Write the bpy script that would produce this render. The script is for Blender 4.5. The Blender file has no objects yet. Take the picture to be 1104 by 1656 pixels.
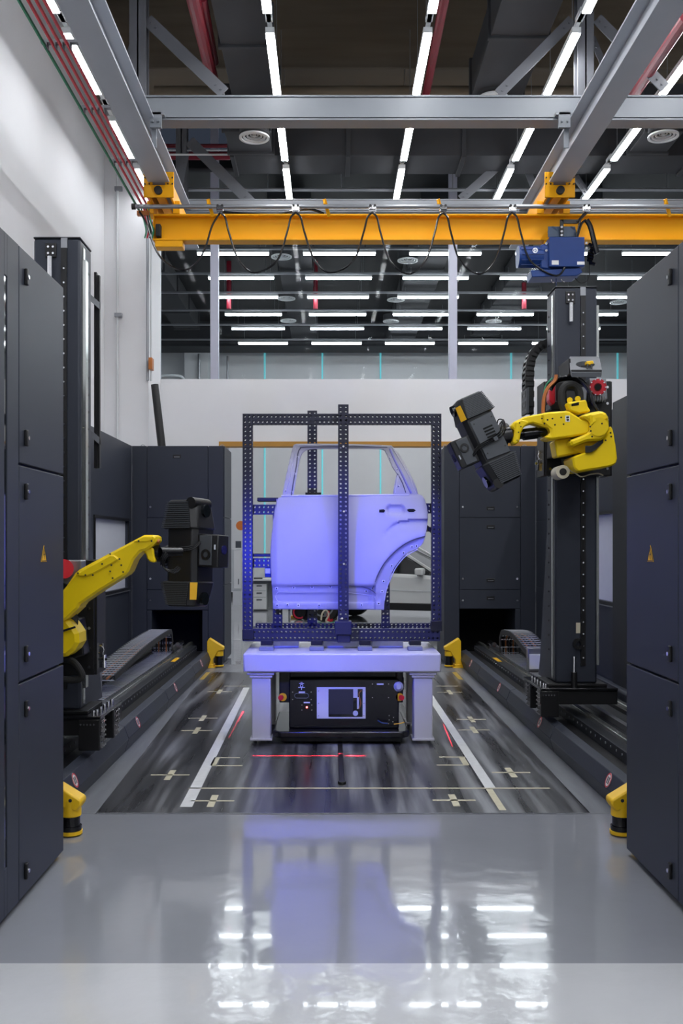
import bpy, bmesh, math, random
from mathutils import Vector, Matrix
random.seed(7)
PI = math.pi
S = bpy.context.scene
C = S.collection
# ------------------------------------------------------------------ camera, world, exposure
F, HX, HY, CZ = 1550.0, 534.0, 880.0, 1.5       # focal length in pixels, horizon point, eye height
cam = bpy.data.objects.new('camera', bpy.data.cameras.new('camera'))
C.objects.link(cam); S.camera = cam
cam.location = (0, 0, CZ); cam.rotation_euler = (PI/2, 0, 0)
cam.data.sensor_fit = 'AUTO'; cam.data.sensor_width = 36
cam.data.lens = F/1656*36
cam.data.shift_x = (552-HX)/1656; cam.data.shift_y = (HY-828)/1656
cam.data.clip_end = 200
w = bpy.data.worlds.new('world'); S.world = w; w.use_nodes = True
w.node_tree.nodes['Background'].inputs[0].default_value = (.6, .7, 1, 1)
w.node_tree.nodes['Background'].inputs[1].default_value = .02
S.view_settings.view_transform = 'Standard'; S.view_settings.look = 'None'
S.view_settings.gamma = 1; S.view_settings.use_curve_mapping = False
S.view_settings.exposure = 1.35
LAMP = 26.0          # radiance of the ceiling lamps
FARLAMP = 13.0
BLUE = 56.0         # watts of the scanners' projectors

def W(px, py, D):
    s = F/D
    return Vector(((px-HX)/s, D, CZ+(HY-py)/s))
def X_(px, D): return (px-HX)*D/F
def Z_(py, D): return CZ+(HY-py)*D/F
def FD(py): return CZ*F/(py-HY)                 # distance of a floor point

# ------------------------------------------------------------------ materials
M = {}
def mat(name, col, rough=.5, metal=0, noise=.0, nscale=8, bump=0, bscale=60, coat=0, emit=None, estr=0, stretch=None, alpha=None, spec=.5):
    m = bpy.data.materials.new(name); m.use_nodes = True
    nt = m.node_tree; b = nt.nodes['Principled BSDF']
    b.inputs['Base Color'].default_value = (*col, 1); b.inputs['Roughness'].default_value = rough
    b.inputs['Metallic'].default_value = metal; b.inputs['Coat Weight'].default_value = coat
    b.inputs['Specular IOR Level'].default_value = spec
    if emit:
        b.inputs['Emission Color'].default_value = (*emit, 1); b.inputs['Emission Strength'].default_value = estr
    if alpha is not None:
        b.inputs['Transmission Weight'].default_value = 1; b.inputs['IOR'].default_value = 1.1
    tc = nt.nodes.new('ShaderNodeTexCoord'); mp = nt.nodes.new('ShaderNodeMapping')
    nt.links.new(tc.outputs['Object'], mp.inputs[0])
    if stretch: mp.inputs['Scale'].default_value = stretch
    if noise:
        n = nt.nodes.new('ShaderNodeTexNoise'); n.inputs['Scale'].default_value = nscale; n.inputs['Detail'].default_value = 5
        nt.links.new(mp.outputs[0], n.inputs[0])
        mx = nt.nodes.new('ShaderNodeMix'); mx.data_type = 'RGBA'
        mx.inputs['A'].default_value = (*[c*(1-noise) for c in col], 1)
        mx.inputs['B'].default_value = (*[min(1, c*(1+noise)) for c in col], 1)
        nt.links.new(n.outputs['Fac'], mx.inputs['Factor']); nt.links.new(mx.outputs['Result'], b.inputs['Base Color'])
    if bump:
        n2 = nt.nodes.new('ShaderNodeTexNoise'); n2.inputs['Scale'].default_value = bscale; n2.inputs['Detail'].default_value = 3
        nt.links.new(mp.outputs[0], n2.inputs[0])
        bp = nt.nodes.new('ShaderNodeBump'); bp.inputs['Strength'].default_value = bump; bp.inputs['Distance'].default_value = .01
        nt.links.new(n2.outputs['Fac'], bp.inputs['Height']); nt.links.new(bp.outputs[0], b.inputs['Normal'])
    M[name] = m
    return m
mat('wall_white', (.76, .76, .775), .7, noise=.06, nscale=1.2, bump=.05)
mat('wall_grey', (.72, .73, .745), .7, noise=.06, nscale=1.5)
mat('floor_front', (.50, .51, .53), .10, noise=.06, nscale=2, bump=.38, bscale=8.0, coat=.4)
mat('floor_grey', (.255, .265, .295), .09, noise=.10, nscale=1.6, bump=.16, bscale=7, coat=.4)
mat('floor_side', (.20, .21, .23), .25, noise=.22, nscale=3, stretch=(6, .6, 1), bump=.05)
mat('floor_far', (.42, .43, .46), .08, noise=.05, nscale=2)
mat('cabinet', (.033, .038, .053), .46, noise=.08, nscale=3, bump=.08, bscale=260, spec=.3)
mat('cabinet_dark', (.014, .016, .021), .5, noise=.1)
mat('black', (.005, .005, .006), .45, noise=.2)
mat('gloss_black', (.005, .005, .0065), .2, noise=.2)
mat('void', (.002, .002, .002), .9)
mat('steel', (.30, .31, .33), .35, .7, noise=.12, nscale=4)
mat('steel_paint', (.205, .22, .245), .42, noise=.08, nscale=3)
mat('steel_pale_bounce', (.40, .42, .46), .42, noise=.06, nscale=3)  # pale grey of chain rungs; on runway beams it paints in bounced light
mat('rail_steel', (.55, .57, .55), .22, .9, noise=.2, nscale=3)
mat('chrome', (.8, .8, .82), .15, 1)
mat('crane_yellow', (.86, .39, .003), .48, noise=.06, nscale=2, spec=.25)
mat('robot_yellow', (.88, .62, .006), .4, noise=.05, nscale=3, spec=.35)
mat('sensor_yellow', (.86, .52, .01), .42, noise=.05)
mat('label_yellow', (.85, .46, .01), .5)
mat('hoist_blue', (.010, .042, .19), .38, noise=.12, nscale=4, spec=.3)
mat('slate_blue', (.05, .08, .13), .4, noise=.1)
mat('red_pipe', (.20, .004, .018), .4, noise=.1)
mat('red', (.62, .012, .03), .35, noise=.08)
mat('green', (.02, .25, .12), .5)
mat('orange', (.75, .2, .03), .5)
mat('frame_navy', (.012, .014, .040), .38, noise=.15, nscale=6, bump=.04)
mat('table_paint', (.60, .59, .60), .4, noise=.05, nscale=3)
mat('block_white', (.72, .73, .74), .45, noise=.05)
mat('door_primer', (.44, .43, .45), .40, noise=.10, nscale=2.5, bump=.02, bscale=30)
mat('door_seam', (.09, .09, .12), .5)
mat('door_lip', (.60, .60, .63), .4)
mat('duct', (.027, .029, .034), .8, 0, noise=.22, nscale=2.2)
mat('deck', (.008, .0085, .010), .8, noise=.2, nscale=1.5, stretch=(1, 8, 1))
mat('brown_beam', (.13, .105, .075), .8, noise=.35, nscale=2, stretch=(.3, 1, 4))
mat('truss', (.12, .125, .14), .55, noise=.15, nscale=4)
mat('mullion', (.42, .43, .52), .4, noise=.05)
mat('mullion_teal', (.18, .55, .60), .5, emit=(.25, .8, .9), estr=.0)
mat('ochre_header', (.45, .22, .03), .5, noise=.1)
mat('diffuser_white', (.6, .62, .63), .45)
mat('white_plastic', (.8, .8, .8), .4)
mat('beige', (.60, .55, .42), .6, noise=.1)
mat('tape_white', (.62, .63, .64), .5, noise=.12, nscale=20)
mat('tape_beige', (.55, .51, .37), .55, noise=.12, nscale=20)
mat('tape_yellow', (.42, .28, .05), .5, noise=.2)
mat('frosted', (.60, .62, .70), .5, noise=.04)
mat('screen', (.030, .032, .045), .25, noise=.15)
mat('car_white', (.66, .67, .66), .18, coat=.6, noise=.02)
mat('rubber', (.012, .012, .012), .7, noise=.2)
mat('dark_glass', (.006, .008, .010), .06, coat=.3)
mat('scanner_grey', (.062, .069, .082), .42, noise=.08)
mat('scanner_black', (.010, .0105, .013), .42, noise=.15)
mat('copper', (.45, .16, .05), .4, .6)
mat('cable_brown', (.42, .13, .03), .5)
mat('lens_blue', (.02, .02, .12), .1, coat=.5)
mat('led_red', (.5, 0, 0), .3, emit=(1, .05, .05), estr=12)
mat('teal_slit', (.15, .5, .55), .5, emit=(.20, .80, .88), estr=.16)
mat('purple_strip', (.30, .29, .62), .4)
def lampmat(name, st):
    m = bpy.data.materials.new(name); m.use_nodes = True; nt = m.node_tree
    nt.nodes.remove(nt.nodes['Principled BSDF'])
    e = nt.nodes.new('ShaderNodeEmission'); e.inputs[0].default_value = (.95, .97, 1, 1); e.inputs[1].default_value = st
    nt.links.new(e.outputs[0], nt.nodes['Material Output'].inputs[0]); M[name] = m
lampmat('lamp', LAMP); lampmat('lamp_wall', LAMP*.36); lampmat('lamp_far', FARLAMP)
# thin clear glass
m = mat('glass', (.9, .95, 1), .02); nt = m.node_tree
tr = nt.nodes.new('ShaderNodeBsdfTransparent'); gl = nt.nodes.new('ShaderNodeBsdfGlossy'); gl.inputs['Roughness'].default_value = .02
mxs = nt.nodes.new('ShaderNodeMixShader'); mxs.inputs[0].default_value = .003
tr.inputs[0].default_value = (.93, .96, .97, 1)
nt.links.new(tr.outputs[0], mxs.inputs[1]); nt.links.new(gl.outputs[0], mxs.inputs[2]); nt.links.new(mxs.outputs[0], nt.nodes['Material Output'].inputs[0])
# worn steel floor plate: streaks along the travel direction
m = mat('pit_plate', (.05, .05, .055), .3, .0); nt = m.node_tree; b = nt.nodes['Principled BSDF']
tc = nt.nodes.new('ShaderNodeTexCoord')
def nz(sc, scale, det=6):
    mp = nt.nodes.new('ShaderNodeMapping'); mp.inputs['Scale'].default_value = sc
    n = nt.nodes.new('ShaderNodeTexNoise'); n.inputs['Scale'].default_value = scale; n.inputs['Detail'].default_value = det
    nt.links.new(tc.outputs['Object'], mp.inputs[0]); nt.links.new(mp.outputs[0], n.inputs[0]); return n
n1 = nz((1, .05, 1), 10); n2 = nz((1, .10, 1), 3.0); n3 = nz((1, .35, 1), 1.3, 3)
mu = nt.nodes.new('ShaderNodeMath'); mu.operation = 'MULTIPLY'
ad = nt.nodes.new('ShaderNodeMath'); ad.operation = 'MULTIPLY_ADD'; ad.inputs[1].default_value = .65
nt.links.new(n2.outputs['Fac'], ad.inputs[0]); nt.links.new(n3.outputs['Fac'], ad.inputs[2])
nt.links.new(n1.outputs['Fac'], mu.inputs[0]); nt.links.new(ad.outputs[0], mu.inputs[1])
cr = nt.nodes.new('ShaderNodeValToRGB'); nt.links.new(mu.outputs[0], cr.inputs[0])
cr.color_ramp.elements[0].position = .30; cr.color_ramp.elements[0].color = (.016, .016, .018, 1)
cr.color_ramp.elements[1].position = .66; cr.color_ramp.elements[1].color = (.27, .28, .30, 1)
e = cr.color_ramp.elements.new(.42); e.color = (.055, .055, .062, 1)
nt.links.new(cr.outputs[0], b.inputs['Base Color'])
rr = nt.nodes.new('ShaderNodeMapRange'); rr.inputs['To Min'].default_value = .18; rr.inputs['To Max'].default_value = .42
nt.links.new(n1.outputs['Fac'], rr.inputs[0]); nt.links.new(rr.outputs[0], b.inputs['Roughness'])

# ------------------------------------------------------------------ mesh helpers
WL = {}
class MB:
    def __init__(s): s.v = []; s.f = []; s.mi = []; s.m = 0
    def add(s, vs, fs):
        o = len(s.v); s.v += [Vector(v) for v in vs]
        for f in fs: s.f.append([i+o for i in f]); s.mi.append(s.m)
        return s
    def box(s, x0, x1, y0, y1, z0, z1):
        return s.add([(x, y, z) for z in (z0, z1) for y in (y0, y1) for x in (x0, x1)],
                     [(0, 2, 3, 1), (4, 5, 7, 6), (0, 1, 5, 4), (2, 6, 7, 3), (0, 4, 6, 2), (1, 3, 7, 5)])
    def cbox(s, c, sx, sy, sz, R=None):
        vs = [Vector((x*sx/2, y*sy/2, z*sz/2)) for z in (-1, 1) for y in (-1, 1) for x in (-1, 1)]
        if R: vs = [R @ v for v in vs]
        return s.add([Vector(c)+v for v in vs], [(0, 2, 3, 1), (4, 5, 7, 6), (0, 1, 5, 4), (2, 6, 7, 3), (0, 4, 6, 2), (1, 3, 7, 5)])
    def bar(s, a, b, wx, wz, up=(0, 1, 0)):      # rectangular bar from a to b
        a = Vector(a); b = Vector(b); d = (b-a).normalized(); u = Vector(up)
        sd = d.cross(u).normalized(); u = sd.cross(d).normalized()
        vs = []
        for p in (a, b):
            for q, r in ((-1, -1), (1, -1), (1, 1), (-1, 1)): vs.append(p+sd*q*wx/2+u*r*wz/2)
        return s.add(vs, [(3, 2, 1, 0), (4, 5, 6, 7), (0, 1, 5, 4), (1, 2, 6, 5), (2, 3, 7, 6), (3, 0, 4, 7)])
    def cyl(s, a, b, r, n=16, r2=None, caps=True):
        a = Vector(a); b = Vector(b); d = (b-a).normalized()
        t = Vector((1, 0, 0)) if abs(d.x) < .9 else Vector((0, 1, 0))
        u = d.cross(t).normalized(); v = d.cross(u)
        r2 = r if r2 is None else r2
        vs = [a+(u*math.cos(i*2*PI/n)+v*math.sin(i*2*PI/n))*r for i in range(n)]+[b+(u*math.cos(i*2*PI/n)+v*math.sin(i*2*PI/n))*r2 for i in range(n)]
        fs = [(i, (i+1) % n, n+(i+1) % n, n+i) for i in range(n)]
        if caps: fs += [tuple(range(n-1, -1, -1)), tuple(range(n, 2*n))]
        return s.add(vs, fs)
    def tube(s, pts, r, n=8):
        pts = [Vector(p) for p in pts]; rings = []
        for i, p in enumerate(pts):
            d = (pts[min(i+1, len(pts)-1)]-pts[max(i-1, 0)]).normalized()
            t = Vector((0, 0, 1)) if abs(d.z) < .9 else Vector((0, 1, 0))
            if i and rings:
                u = (prev-d*prev.dot(d)).normalized()
            else: u = d.cross(t).normalized()
            prev = u; v = d.cross(u)
            rings.append([p+(u*math.cos(k*2*PI/n)+v*math.sin(k*2*PI/n))*r for k in range(n)])
        vs = [q for g in rings for q in g]; fs = []
        for i in range(len(pts)-1):
            for k in range(n): fs.append((i*n+k, i*n+(k+1) % n, (i+1)*n+(k+1) % n, (i+1)*n+k))
        fs += [tuple(range(n-1, -1, -1)), tuple(range((len(pts)-1)*n, len(pts)*n))]
        return s.add(vs, fs)
    def prism(s, pts, d):                        # closed outline (3D points in one plane) pushed along d
        pts = [Vector(p) for p in pts]; d = Vector(d); n = len(pts)
        nrm = Vector((0, 0, 0))
        for i in range(n): nrm += pts[i].cross(pts[(i+1) % n])
        if nrm.dot(d) > 0: pts = pts[::-1]
        return s.add(pts+[p+d for p in pts], [tuple(range(n)), tuple(range(2*n-1, n-1, -1))]+[(i, n+i, n+(i+1) % n, (i+1) % n) for i in range(n)])
    def pxprism(s, pts, D, t):                   # outline given where it stands at distance D, thickness t away from it
        return s.prism([W(x, y, D) for x, y in pts], (0, t, 0))
    def ring(s, c, r0, r1, ax, t, n=24):         # flat annulus with thickness
        c = Vector(c); d = Vector(ax).normalized(); q = Vector((1, 0, 0)) if abs(d.x) < .9 else Vector((0, 1, 0))
        u = d.cross(q).normalized(); v = d.cross(u); vs = []
        for rr_, h in ((r0, 0), (r1, 0), (r1, t), (r0, t)):
            vs += [c+d*h+(u*math.cos(i*2*PI/n)+v*math.sin(i*2*PI/n))*rr_ for i in range(n)]
        fs = []
        for k in range(4):
            for i in range(n): fs.append((k*n+i, k*n+(i+1) % n, ((k+1) % 4)*n+(i+1) % n, ((k+1) % 4)*n+i))
        return s.add(vs, fs)
    def build(s, name, mats, parent=None, bevel=0, smooth=True, seg=2, fix=True):
        if isinstance(mats, str): mats = [mats]
        off = WL.get(parent.name, Vector()) if parent else Vector()
        me = bpy.data.meshes.new(name); me.from_pydata([v-off for v in s.v], [], s.f); me.update()
        for k in mats: me.materials.append(M[k])
        for p, k in zip(me.polygons, s.mi): p.material_index = k
        if fix:
            bm = bmesh.new(); bm.from_mesh(me); bmesh.ops.recalc_face_normals(bm, faces=bm.faces); bm.to_mesh(me); bm.free()
        if smooth:
            for p in me.polygons: p.use_smooth = True
            me.set_sharp_from_angle(angle=math.radians(28))
        o = bpy.data.objects.new(name, me); C.objects.link(o)
        if parent: o.parent = parent; WL[o.name] = off
        else:                                    # own origin at the base of the mesh
            vs = me.vertices; xs = [v.co.x for v in vs]; ys = [v.co.y for v in vs]; zs = [v.co.z for v in vs]
            c = Vector(((min(xs)+max(xs))/2, (min(ys)+max(ys))/2, min(zs)))
            me.transform(Matrix.Translation(-c)); o.location = c; WL[o.name] = c
        if bevel:
            b = o.modifiers.new('bevel', 'BEVEL'); b.width = bevel; b.segments = seg; b.limit_method = 'ANGLE'; b.angle_limit = math.radians(35)
            b.harden_normals = False
        return o
def B(name, mats, parent, *boxes, bevel=0):      # quick part from boxes
    m = MB()
    for b in boxes: m.box(*b)
    return m.build(name, mats, parent, bevel)
def thing(name, label, cat, loc=(0, 0, 0), group=None):
    o = bpy.data.objects.new(name, None); C.objects.link(o); o.location = loc; o.empty_display_size = .1
    o['label'] = label; o['category'] = cat
    if group: o['group'] = group
    WL[o.name] = Vector(loc); return o
def tag(o, label, cat, group=None):
    o['label'] = label; o['category'] = cat
    if group: o['group'] = group
    return o
def lab(o, l): o['label'] = l; return o
def struct(o): o['kind'] = 'structure'; return o
def copy_tree(o, parent=None):
    c = o.copy(); C.objects.link(c); c.parent = parent
    for ch in o.children: copy_tree(ch, c)
    return c
def smoothpath(pts, n=8):
    pts = [Vector(p) for p in pts]; out = []
    for i in range(len(pts)-1):
        p0 = pts[max(i-1, 0)]; p1 = pts[i]; p2 = pts[i+1]; p3 = pts[min(i+2, len(pts)-1)]
        for k in range(n):
            t = k/n
            out.append(.5*((2*p1)+(p2-p0)*t+(2*p0-5*p1+4*p2-p3)*t*t+(3*p1-p0-3*p2+p3)*t**3))
    out.append(pts[-1]); return out
ORD = ['nearest', 'second', 'third', 'fourth', 'fifth', 'sixth', 'seventh', 'eighth']
ORL = ['leftmost', 'second from left', 'third from left', 'fourth from left', 'fifth from left']

# ================================================================== SETTING
YB = -5.0; XL = -3.3; XR = 6.6; YG = 15.0; YF = 27.0; ZR = 8.9
def floorpiece(name, x0, x1, y0, y1, mt, z=0): return struct(B(name, mt, None, (x0, x1, y0, y1, z-.1, z)))
fl = floorpiece('floor', XL, XR, 3.43, YG, 'floor_grey')
floorpiece('floor', XL, XR, YB, 3.43, 'floor_front')
floorpiece('floor', -6, 9, YG, YF, 'floor_far')
mb = MB(); mb.prism([(-1.505, 5.33, .0012), (-1.505, 11.95, .0012), (1.615, 11.95, .0012), (1.615, 5.33, .0012)], (0, 0, -.002))
struct(mb.build('floor', 'floor_side', None, smooth=False))
mb = MB(); mb.prism([(-1.304, 5.33, .003), (-1.45, 11.2, .003), (1.478, 11.2, .003), (1.448, 5.33, .003)], (0, 0, -.002))
pit = struct(mb.build('floor', 'pit_plate', None, smooth=False))
struct(B('wall_left', 'wall_white', None, (XL-.2, XL, YB, 14.0, 0, ZR)))
struct(B('wall_left', 'wall_white', None, (XL, X_(240, 14), 14.0, 15.0, 0, ZR)))          # pillar at the corner
struct(B('wall_right', 'wall_white', None, (XR, XR+.2, YB, YG, 0, ZR)))
struct(B('wall_back', 'wall_white', None, (XL-.2, XR+.2, YB-.2, YB, 0, ZR)))
zt = Z_(613, YG); zo = Z_(722, YG); xo = X_(354, YG)
struct(B('wall_front', 'wall_white', None, (XL, xo, YG, YG+.2, 0, zt), (xo, XR+2.4, YG, YG+.2, zo+.06, zt), (5.2, XR+2.4, YG, YG+.2, 0, zo+.06)))
struct(B('trim_1', 'ochre_header', None, (xo, 5.2, YG-.02, YG+.22, zo, zo+.075)))
struct(B('ceiling', 'deck', None, (XL-.2, XR+.2, YB, YG, ZR, ZR+.2)))
# far room
struct(B('wall_far', 'wall_grey', None, (-6, 9, YF, YF+.2, 0, 7.4)))
struct(B('wall_far', 'wall_grey', None, (-6.2, -6, YG, YF, 0, 7.4)))
struct(B('wall_far', 'wall_grey', None, (9, 9.2, YG, YF, 0, 7.4)))
struct(B('ceiling', 'deck', None, (-6, 9, YG+.2, YF, 7.4, 7.6)))
# wall pillars and steel beam under the far ceiling
struct(B('wall_far', 'wall_grey', None, (-4.0, -3.35, 26.3, 27, 0, 7.4)))
struct(B('ceiling', 'duct', None, (-6, 9, 25.4, 26.3, 6.75, 7.4)))
for i, px in enumerate((428, 521, 615, 826, 998)):
    x = X_(px, YF)
    struct(B('trim_%d' % (i+2), 'teal_slit', None, (x-.022, x+.022, YF-.03, YF+.01, 1.0, 7.25)))
for x in (X_(428, YF)-1.5, 1.5+X_(428, YF)):
    pass
# glazing posts
gz = Z_(197, YG)
for i, (px, wd) in enumerate(((251, .13), (346, .125), (733, .125), (1122, .125))):
    x = X_(px, YG)
    struct(B('window_%d' % (i+1), 'mullion', None, (x-wd/2, x+wd/2, YG+.02, YG+.16, zt, ZR), bevel=.006))
struct(B('window_5', 'glass', None, (X_(245, YG), XR, YG+.09, YG+.096, zt, ZR)))
# pipes on left pillar
def pipe(name, pts, r, mt, label, cat='pipe', group=None, n=8):
    return tag(MB().tube(pts, r, n).build(name, mt), label, cat, group)
pipe('conduit', [(X_(190, 13.98), 13.97, 2.9), (X_(190, 13.98), 13.97, ZR-.1)], .02, 'diffuser_white', 'thin white vertical conduit on the left corner pillar')
for pz in (Z_(508, 13.9), Z_(303, 13.9)):
    tag(MB().box(X_(184, 13.9), X_(196, 13.9), 13.93, 13.99, pz-.03, pz+.03).build('pipe_clamp', 'steel', None, .005), 'small metal clamp on the white pillar conduit, %s one' % ('lower' if pz < 6 else 'upper'), 'clamp')
pipe('conduit', [(X_(238, 13.9), 13.93, Z_(615, 13.9)), (X_(238, 13.9), 13.93, Z_(350, 13.9))], .022, 'steel', 'grey vertical conduit at the right edge of the corner pillar')
pipe('conduit', [(X_(243, 13.9), 13.96, Z_(615, 13.9)), (X_(243, 13.9), 13.96, Z_(350, 13.9))], .014, 'diffuser_white', 'thinner pale conduit beside the grey vertical one at the pillar edge')
tag(B('junction_box', 'copper', None, (X_(240, 13.8), X_(246, 13.8), 13.8, 13.94, Z_(597, 13.8), Z_(578, 13.8)), bevel=.005), 'small brown box on the conduit at the pillar edge', 'box')

# ================================================================== CEILING STEEL
def ibeam(m, a, b, wf, h, tf=.02, tw=.015):      # I-section along x or y, a = lower flange centre
    a = Vector(a); b = Vector(b); up = Vector((0, 0, 1))
    ax = (b-a).normalized()
    for dz, ww, hh in ((tf/2, wf, tf), (h/2, tw, h-2*tf), (h-tf/2, wf, tf)):
        m.bar(a+up*dz, b+up*dz, ww, hh, up=(0, 0, 1))
    return m
LRX, RRX = -1.93, 2.58
zb = CZ+4.07
for x, side in ((LRX, 'left'), (RRX, 'right')):
    m = MB(); ibeam(m, (x, 3.0, zb), (x, 13.2, zb), .24, .32, .022, .02)
    tag(m.build('runway_beam', 'steel_pale_bounce', None, .003), 'long grey steel crane runway beam running away on the %s side' % side, 'beam', 'crane runway beams')  # paler than the cross beams: bounced light from below put into the colour
m = MB(); ibeam(m, (X_(222, 10), 10.0, CZ+4.38), (XR, 10.0, CZ+4.38), .2, .26, .02, .02)
m.box(X_(222, 10), XR, 9.9, 9.915, CZ+4.41, CZ+4.61)
tag(m.build('cross_beam', 'steel_paint', None, .003), 'wide grey cross beam spanning the hall above the yellow crane', 'beam')
m = MB(); ibeam(m, (-2.3, 12.6, Z_(347, 12.6)), (XR, 12.6, Z_(347, 12.6)), .2, .17, .016, .02)
m.box(-2.3, XR, 12.5, 12.512, Z_(347, 12.6)+.02, Z_(347, 12.6)+.15)
tag(m.build('cross_beam', 'steel_paint', None, .003), 'slim grey beam just behind the top of the yellow crane girder', 'beam')
# clamps between runway and cross beam
for x, dx, nm in ((LRX, .14, 'left'), (RRX, -.18, 'right')):
    m = MB(); m.box(x+dx-.06, x+dx+.06, 9.82, 9.86, zb+.2, zb+.36); m.box(x+dx-.09, x+dx+.09, 9.82, 10.1, zb+.33, zb+.36)
    for q in (-.03, .03): m.cyl((x+dx+q, 9.8, zb+.26), (x+dx+q, 9.83, zb+.26), .014, 6)
    m.bar((x+dx*.8, 9.9, zb+.02), (x+dx*.8, 9.9, zb+.34), .05, .02)
    tag(m.build('beam_clamp', 'steel_paint', None, .003), 'bolted clamp plate joining the %s runway beam to the cross beam' % nm, 'bracket')
# truss posts and braces above the cross beam
def post(px0, px1, D, z0, z1, label, mt='truss'):
    x0, x1 = X_(px0, D), X_(px1, D); m = MB(); c = (x0+x1)/2; wd = (x1-x0)
    for y in (D, D+wd*.9): m.box(x0, x1, y, y+.015, z0, z1)
    m.box(c-.008, c+.008, D, D+wd*.9, z0, z1)
    m.box(x0-.05, x1+.05, D-.05, D+wd, z0, z0+.02)
    tag(m.build('steel_post', mt), label, 'post')
zc = CZ+4.38+.26
post(209, 236, 10.0, zc, ZR, 'grey steel post standing on the cross beam at its left end')
post(934, 960, 10.0, zc, ZR, 'grey steel post standing on the cross beam behind the right runway beam')
def brace(p, q, D, wd, label):
    a, b = W(*p, D), W(*q, D); m = MB(); m.bar(a, b, wd, .012); m.bar(a+Vector((0, .03, 0)), b+Vector((0, .03, 0)), .012, .06)
    d = (b-a).normalized()
    for e, g in ((a, 1), (b, -1)):
        for k in (.05, .12): m.cyl(e+d*k*g+Vector((0, -.02, 0)), e+d*k*g, .013, 6)
    tag(m.build('diagonal_brace', 'truss'), label, 'brace')
brace((238, 32), (362, 150), 10.05, .13, 'grey diagonal brace falling right from the left steel post')
brace((206, 112), (224, 45), 10.2, .10, 'short grey brace left of the left steel post')
brace((925, 32), (806, 152), 10.05, .11, 'grey diagonal brace falling left from the right steel post')
brace((965, 30), (1075, 142), 10.05, .12, 'grey diagonal brace falling right from the right steel post')
brace((957, 60), (980, 115), 10.3, .07, 'short grey brace behind the right steel post')
post(284, 302, 13.9, Z_(330, 13.9), ZR, 'grey steel post behind the cross beam, left of the red pipes')
brace((306, 228), (406, 328), 13.5, .15, 'grey diagonal brace behind the cross beam, left of the round vent')
brace((283, 330), (300, 250), 13.8, .10, 'short steep brace beside the rear steel post')
brace((806, 268), (745, 322), 13.5, .12, 'grey diagonal brace low behind the cross beam, right of centre')
brace((850, 268), (868, 316), 13.9, .10, 'short steep brace between the right ceiling lamps')
brace((930, 285), (950, 315), 13.9, .10, 'short brace right of the right crane truck')
# roof purlins and brown beam
for y, lbl in ((12.6, 'brown dusty concrete beam under the dark roof behind the cross beam'),):
    tag(B('roof_beam', 'brown_beam', None, (XL, XR, y, y+1.2, ZR-1.15, ZR-.001), bevel=.02), lbl, 'beam')
for i, y in enumerate((4.0, 7.2, 10.6)):
    m = MB(); ibeam(m, (XL, y, ZR-.4), (XR, y, ZR-.4), .15, .395)
    tag(m.build('roof_purlin', 'deck', None), 'dark steel roof purlin, %s to the camera' % ['nearest', 'second nearest', 'third nearest'][i], 'beam', 'roof purlins')
pipe('insulated_pipe', [(X_(250, 12.4), 12.4, Z_(148, 12.4)), (X_(1085, 12.4), 12.4, Z_(148, 12.4))], .07, 'brown_beam', 'beige lagged pipe running crosswise below the brown roof beam', n=14)
# ducts
def duct(x0, x1, y0, y1, z0, z1, along, label, seams=3):
    m = MB(); m.box(x0, x1, y0, y1, z0, z1)
    for k in range(seams+1):
        t = k/seams
        if along == 'x':
            xx = x0+(x1-x0)*t; m.box(xx-.03, xx+.03, y0-.03, y1+.03, z0-.03, z1+.03)
        else:
            yy = y0+(y1-y0)*t; m.box(x0-.03, x1+.03, yy-.03, yy+.03, z0-.03, z1+.03)
    tag(m.build('air_duct', 'duct', None, .008), label, 'duct')
duct(-1.22, -.66, 5.0, 12.1, CZ+5.55, CZ+6.0, 'y', 'long dark air duct running away left of centre under the roof', 5)
duct(1.78, 2.42, 5.0, 12.1, CZ+5.65, CZ+6.1, 'y', 'long dark air duct running away right of centre under the roof', 5)
duct(X_(376, 13), XR-.1, 12.95, 13.6, CZ+5.25, CZ+5.75, 'x', 'dark rectangular air duct crossing behind the cross beam', 5)
duct(-1.35, -.78, 12.15, 12.85, CZ+5.25, CZ+5.8, 'y', 'short duct box carrying the left round air vent', 1)
duct(4.0, 4.5, 12.15, 12.85, CZ+5.25, CZ+5.8, 'y', 'short duct box carrying the right round air vent', 1)
# far room ducts
duct(X_(452, 17)-.1, X_(452, 17)+.55, 15.6, 25.0, CZ+5.35, CZ+5.75, 'y', 'dark duct running away in far room above second lamp column', 6)
duct(1.5, 2.2, 15.6, 25.0, CZ+5.35, CZ+5.75, 'y', 'dark duct running away in far room right of centre', 6)
duct(X_(835, 19), X_(835, 19)+.7, 15.6, 25.0, CZ+5.45, CZ+5.85, 'y', 'dark duct running away in far room behind the blue hoist', 6)
duct(-3.9, -3.3, 15.6, 24.0, CZ+5.4, CZ+5.82, 'y', 'dark duct at the left side of the far room', 5)
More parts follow.
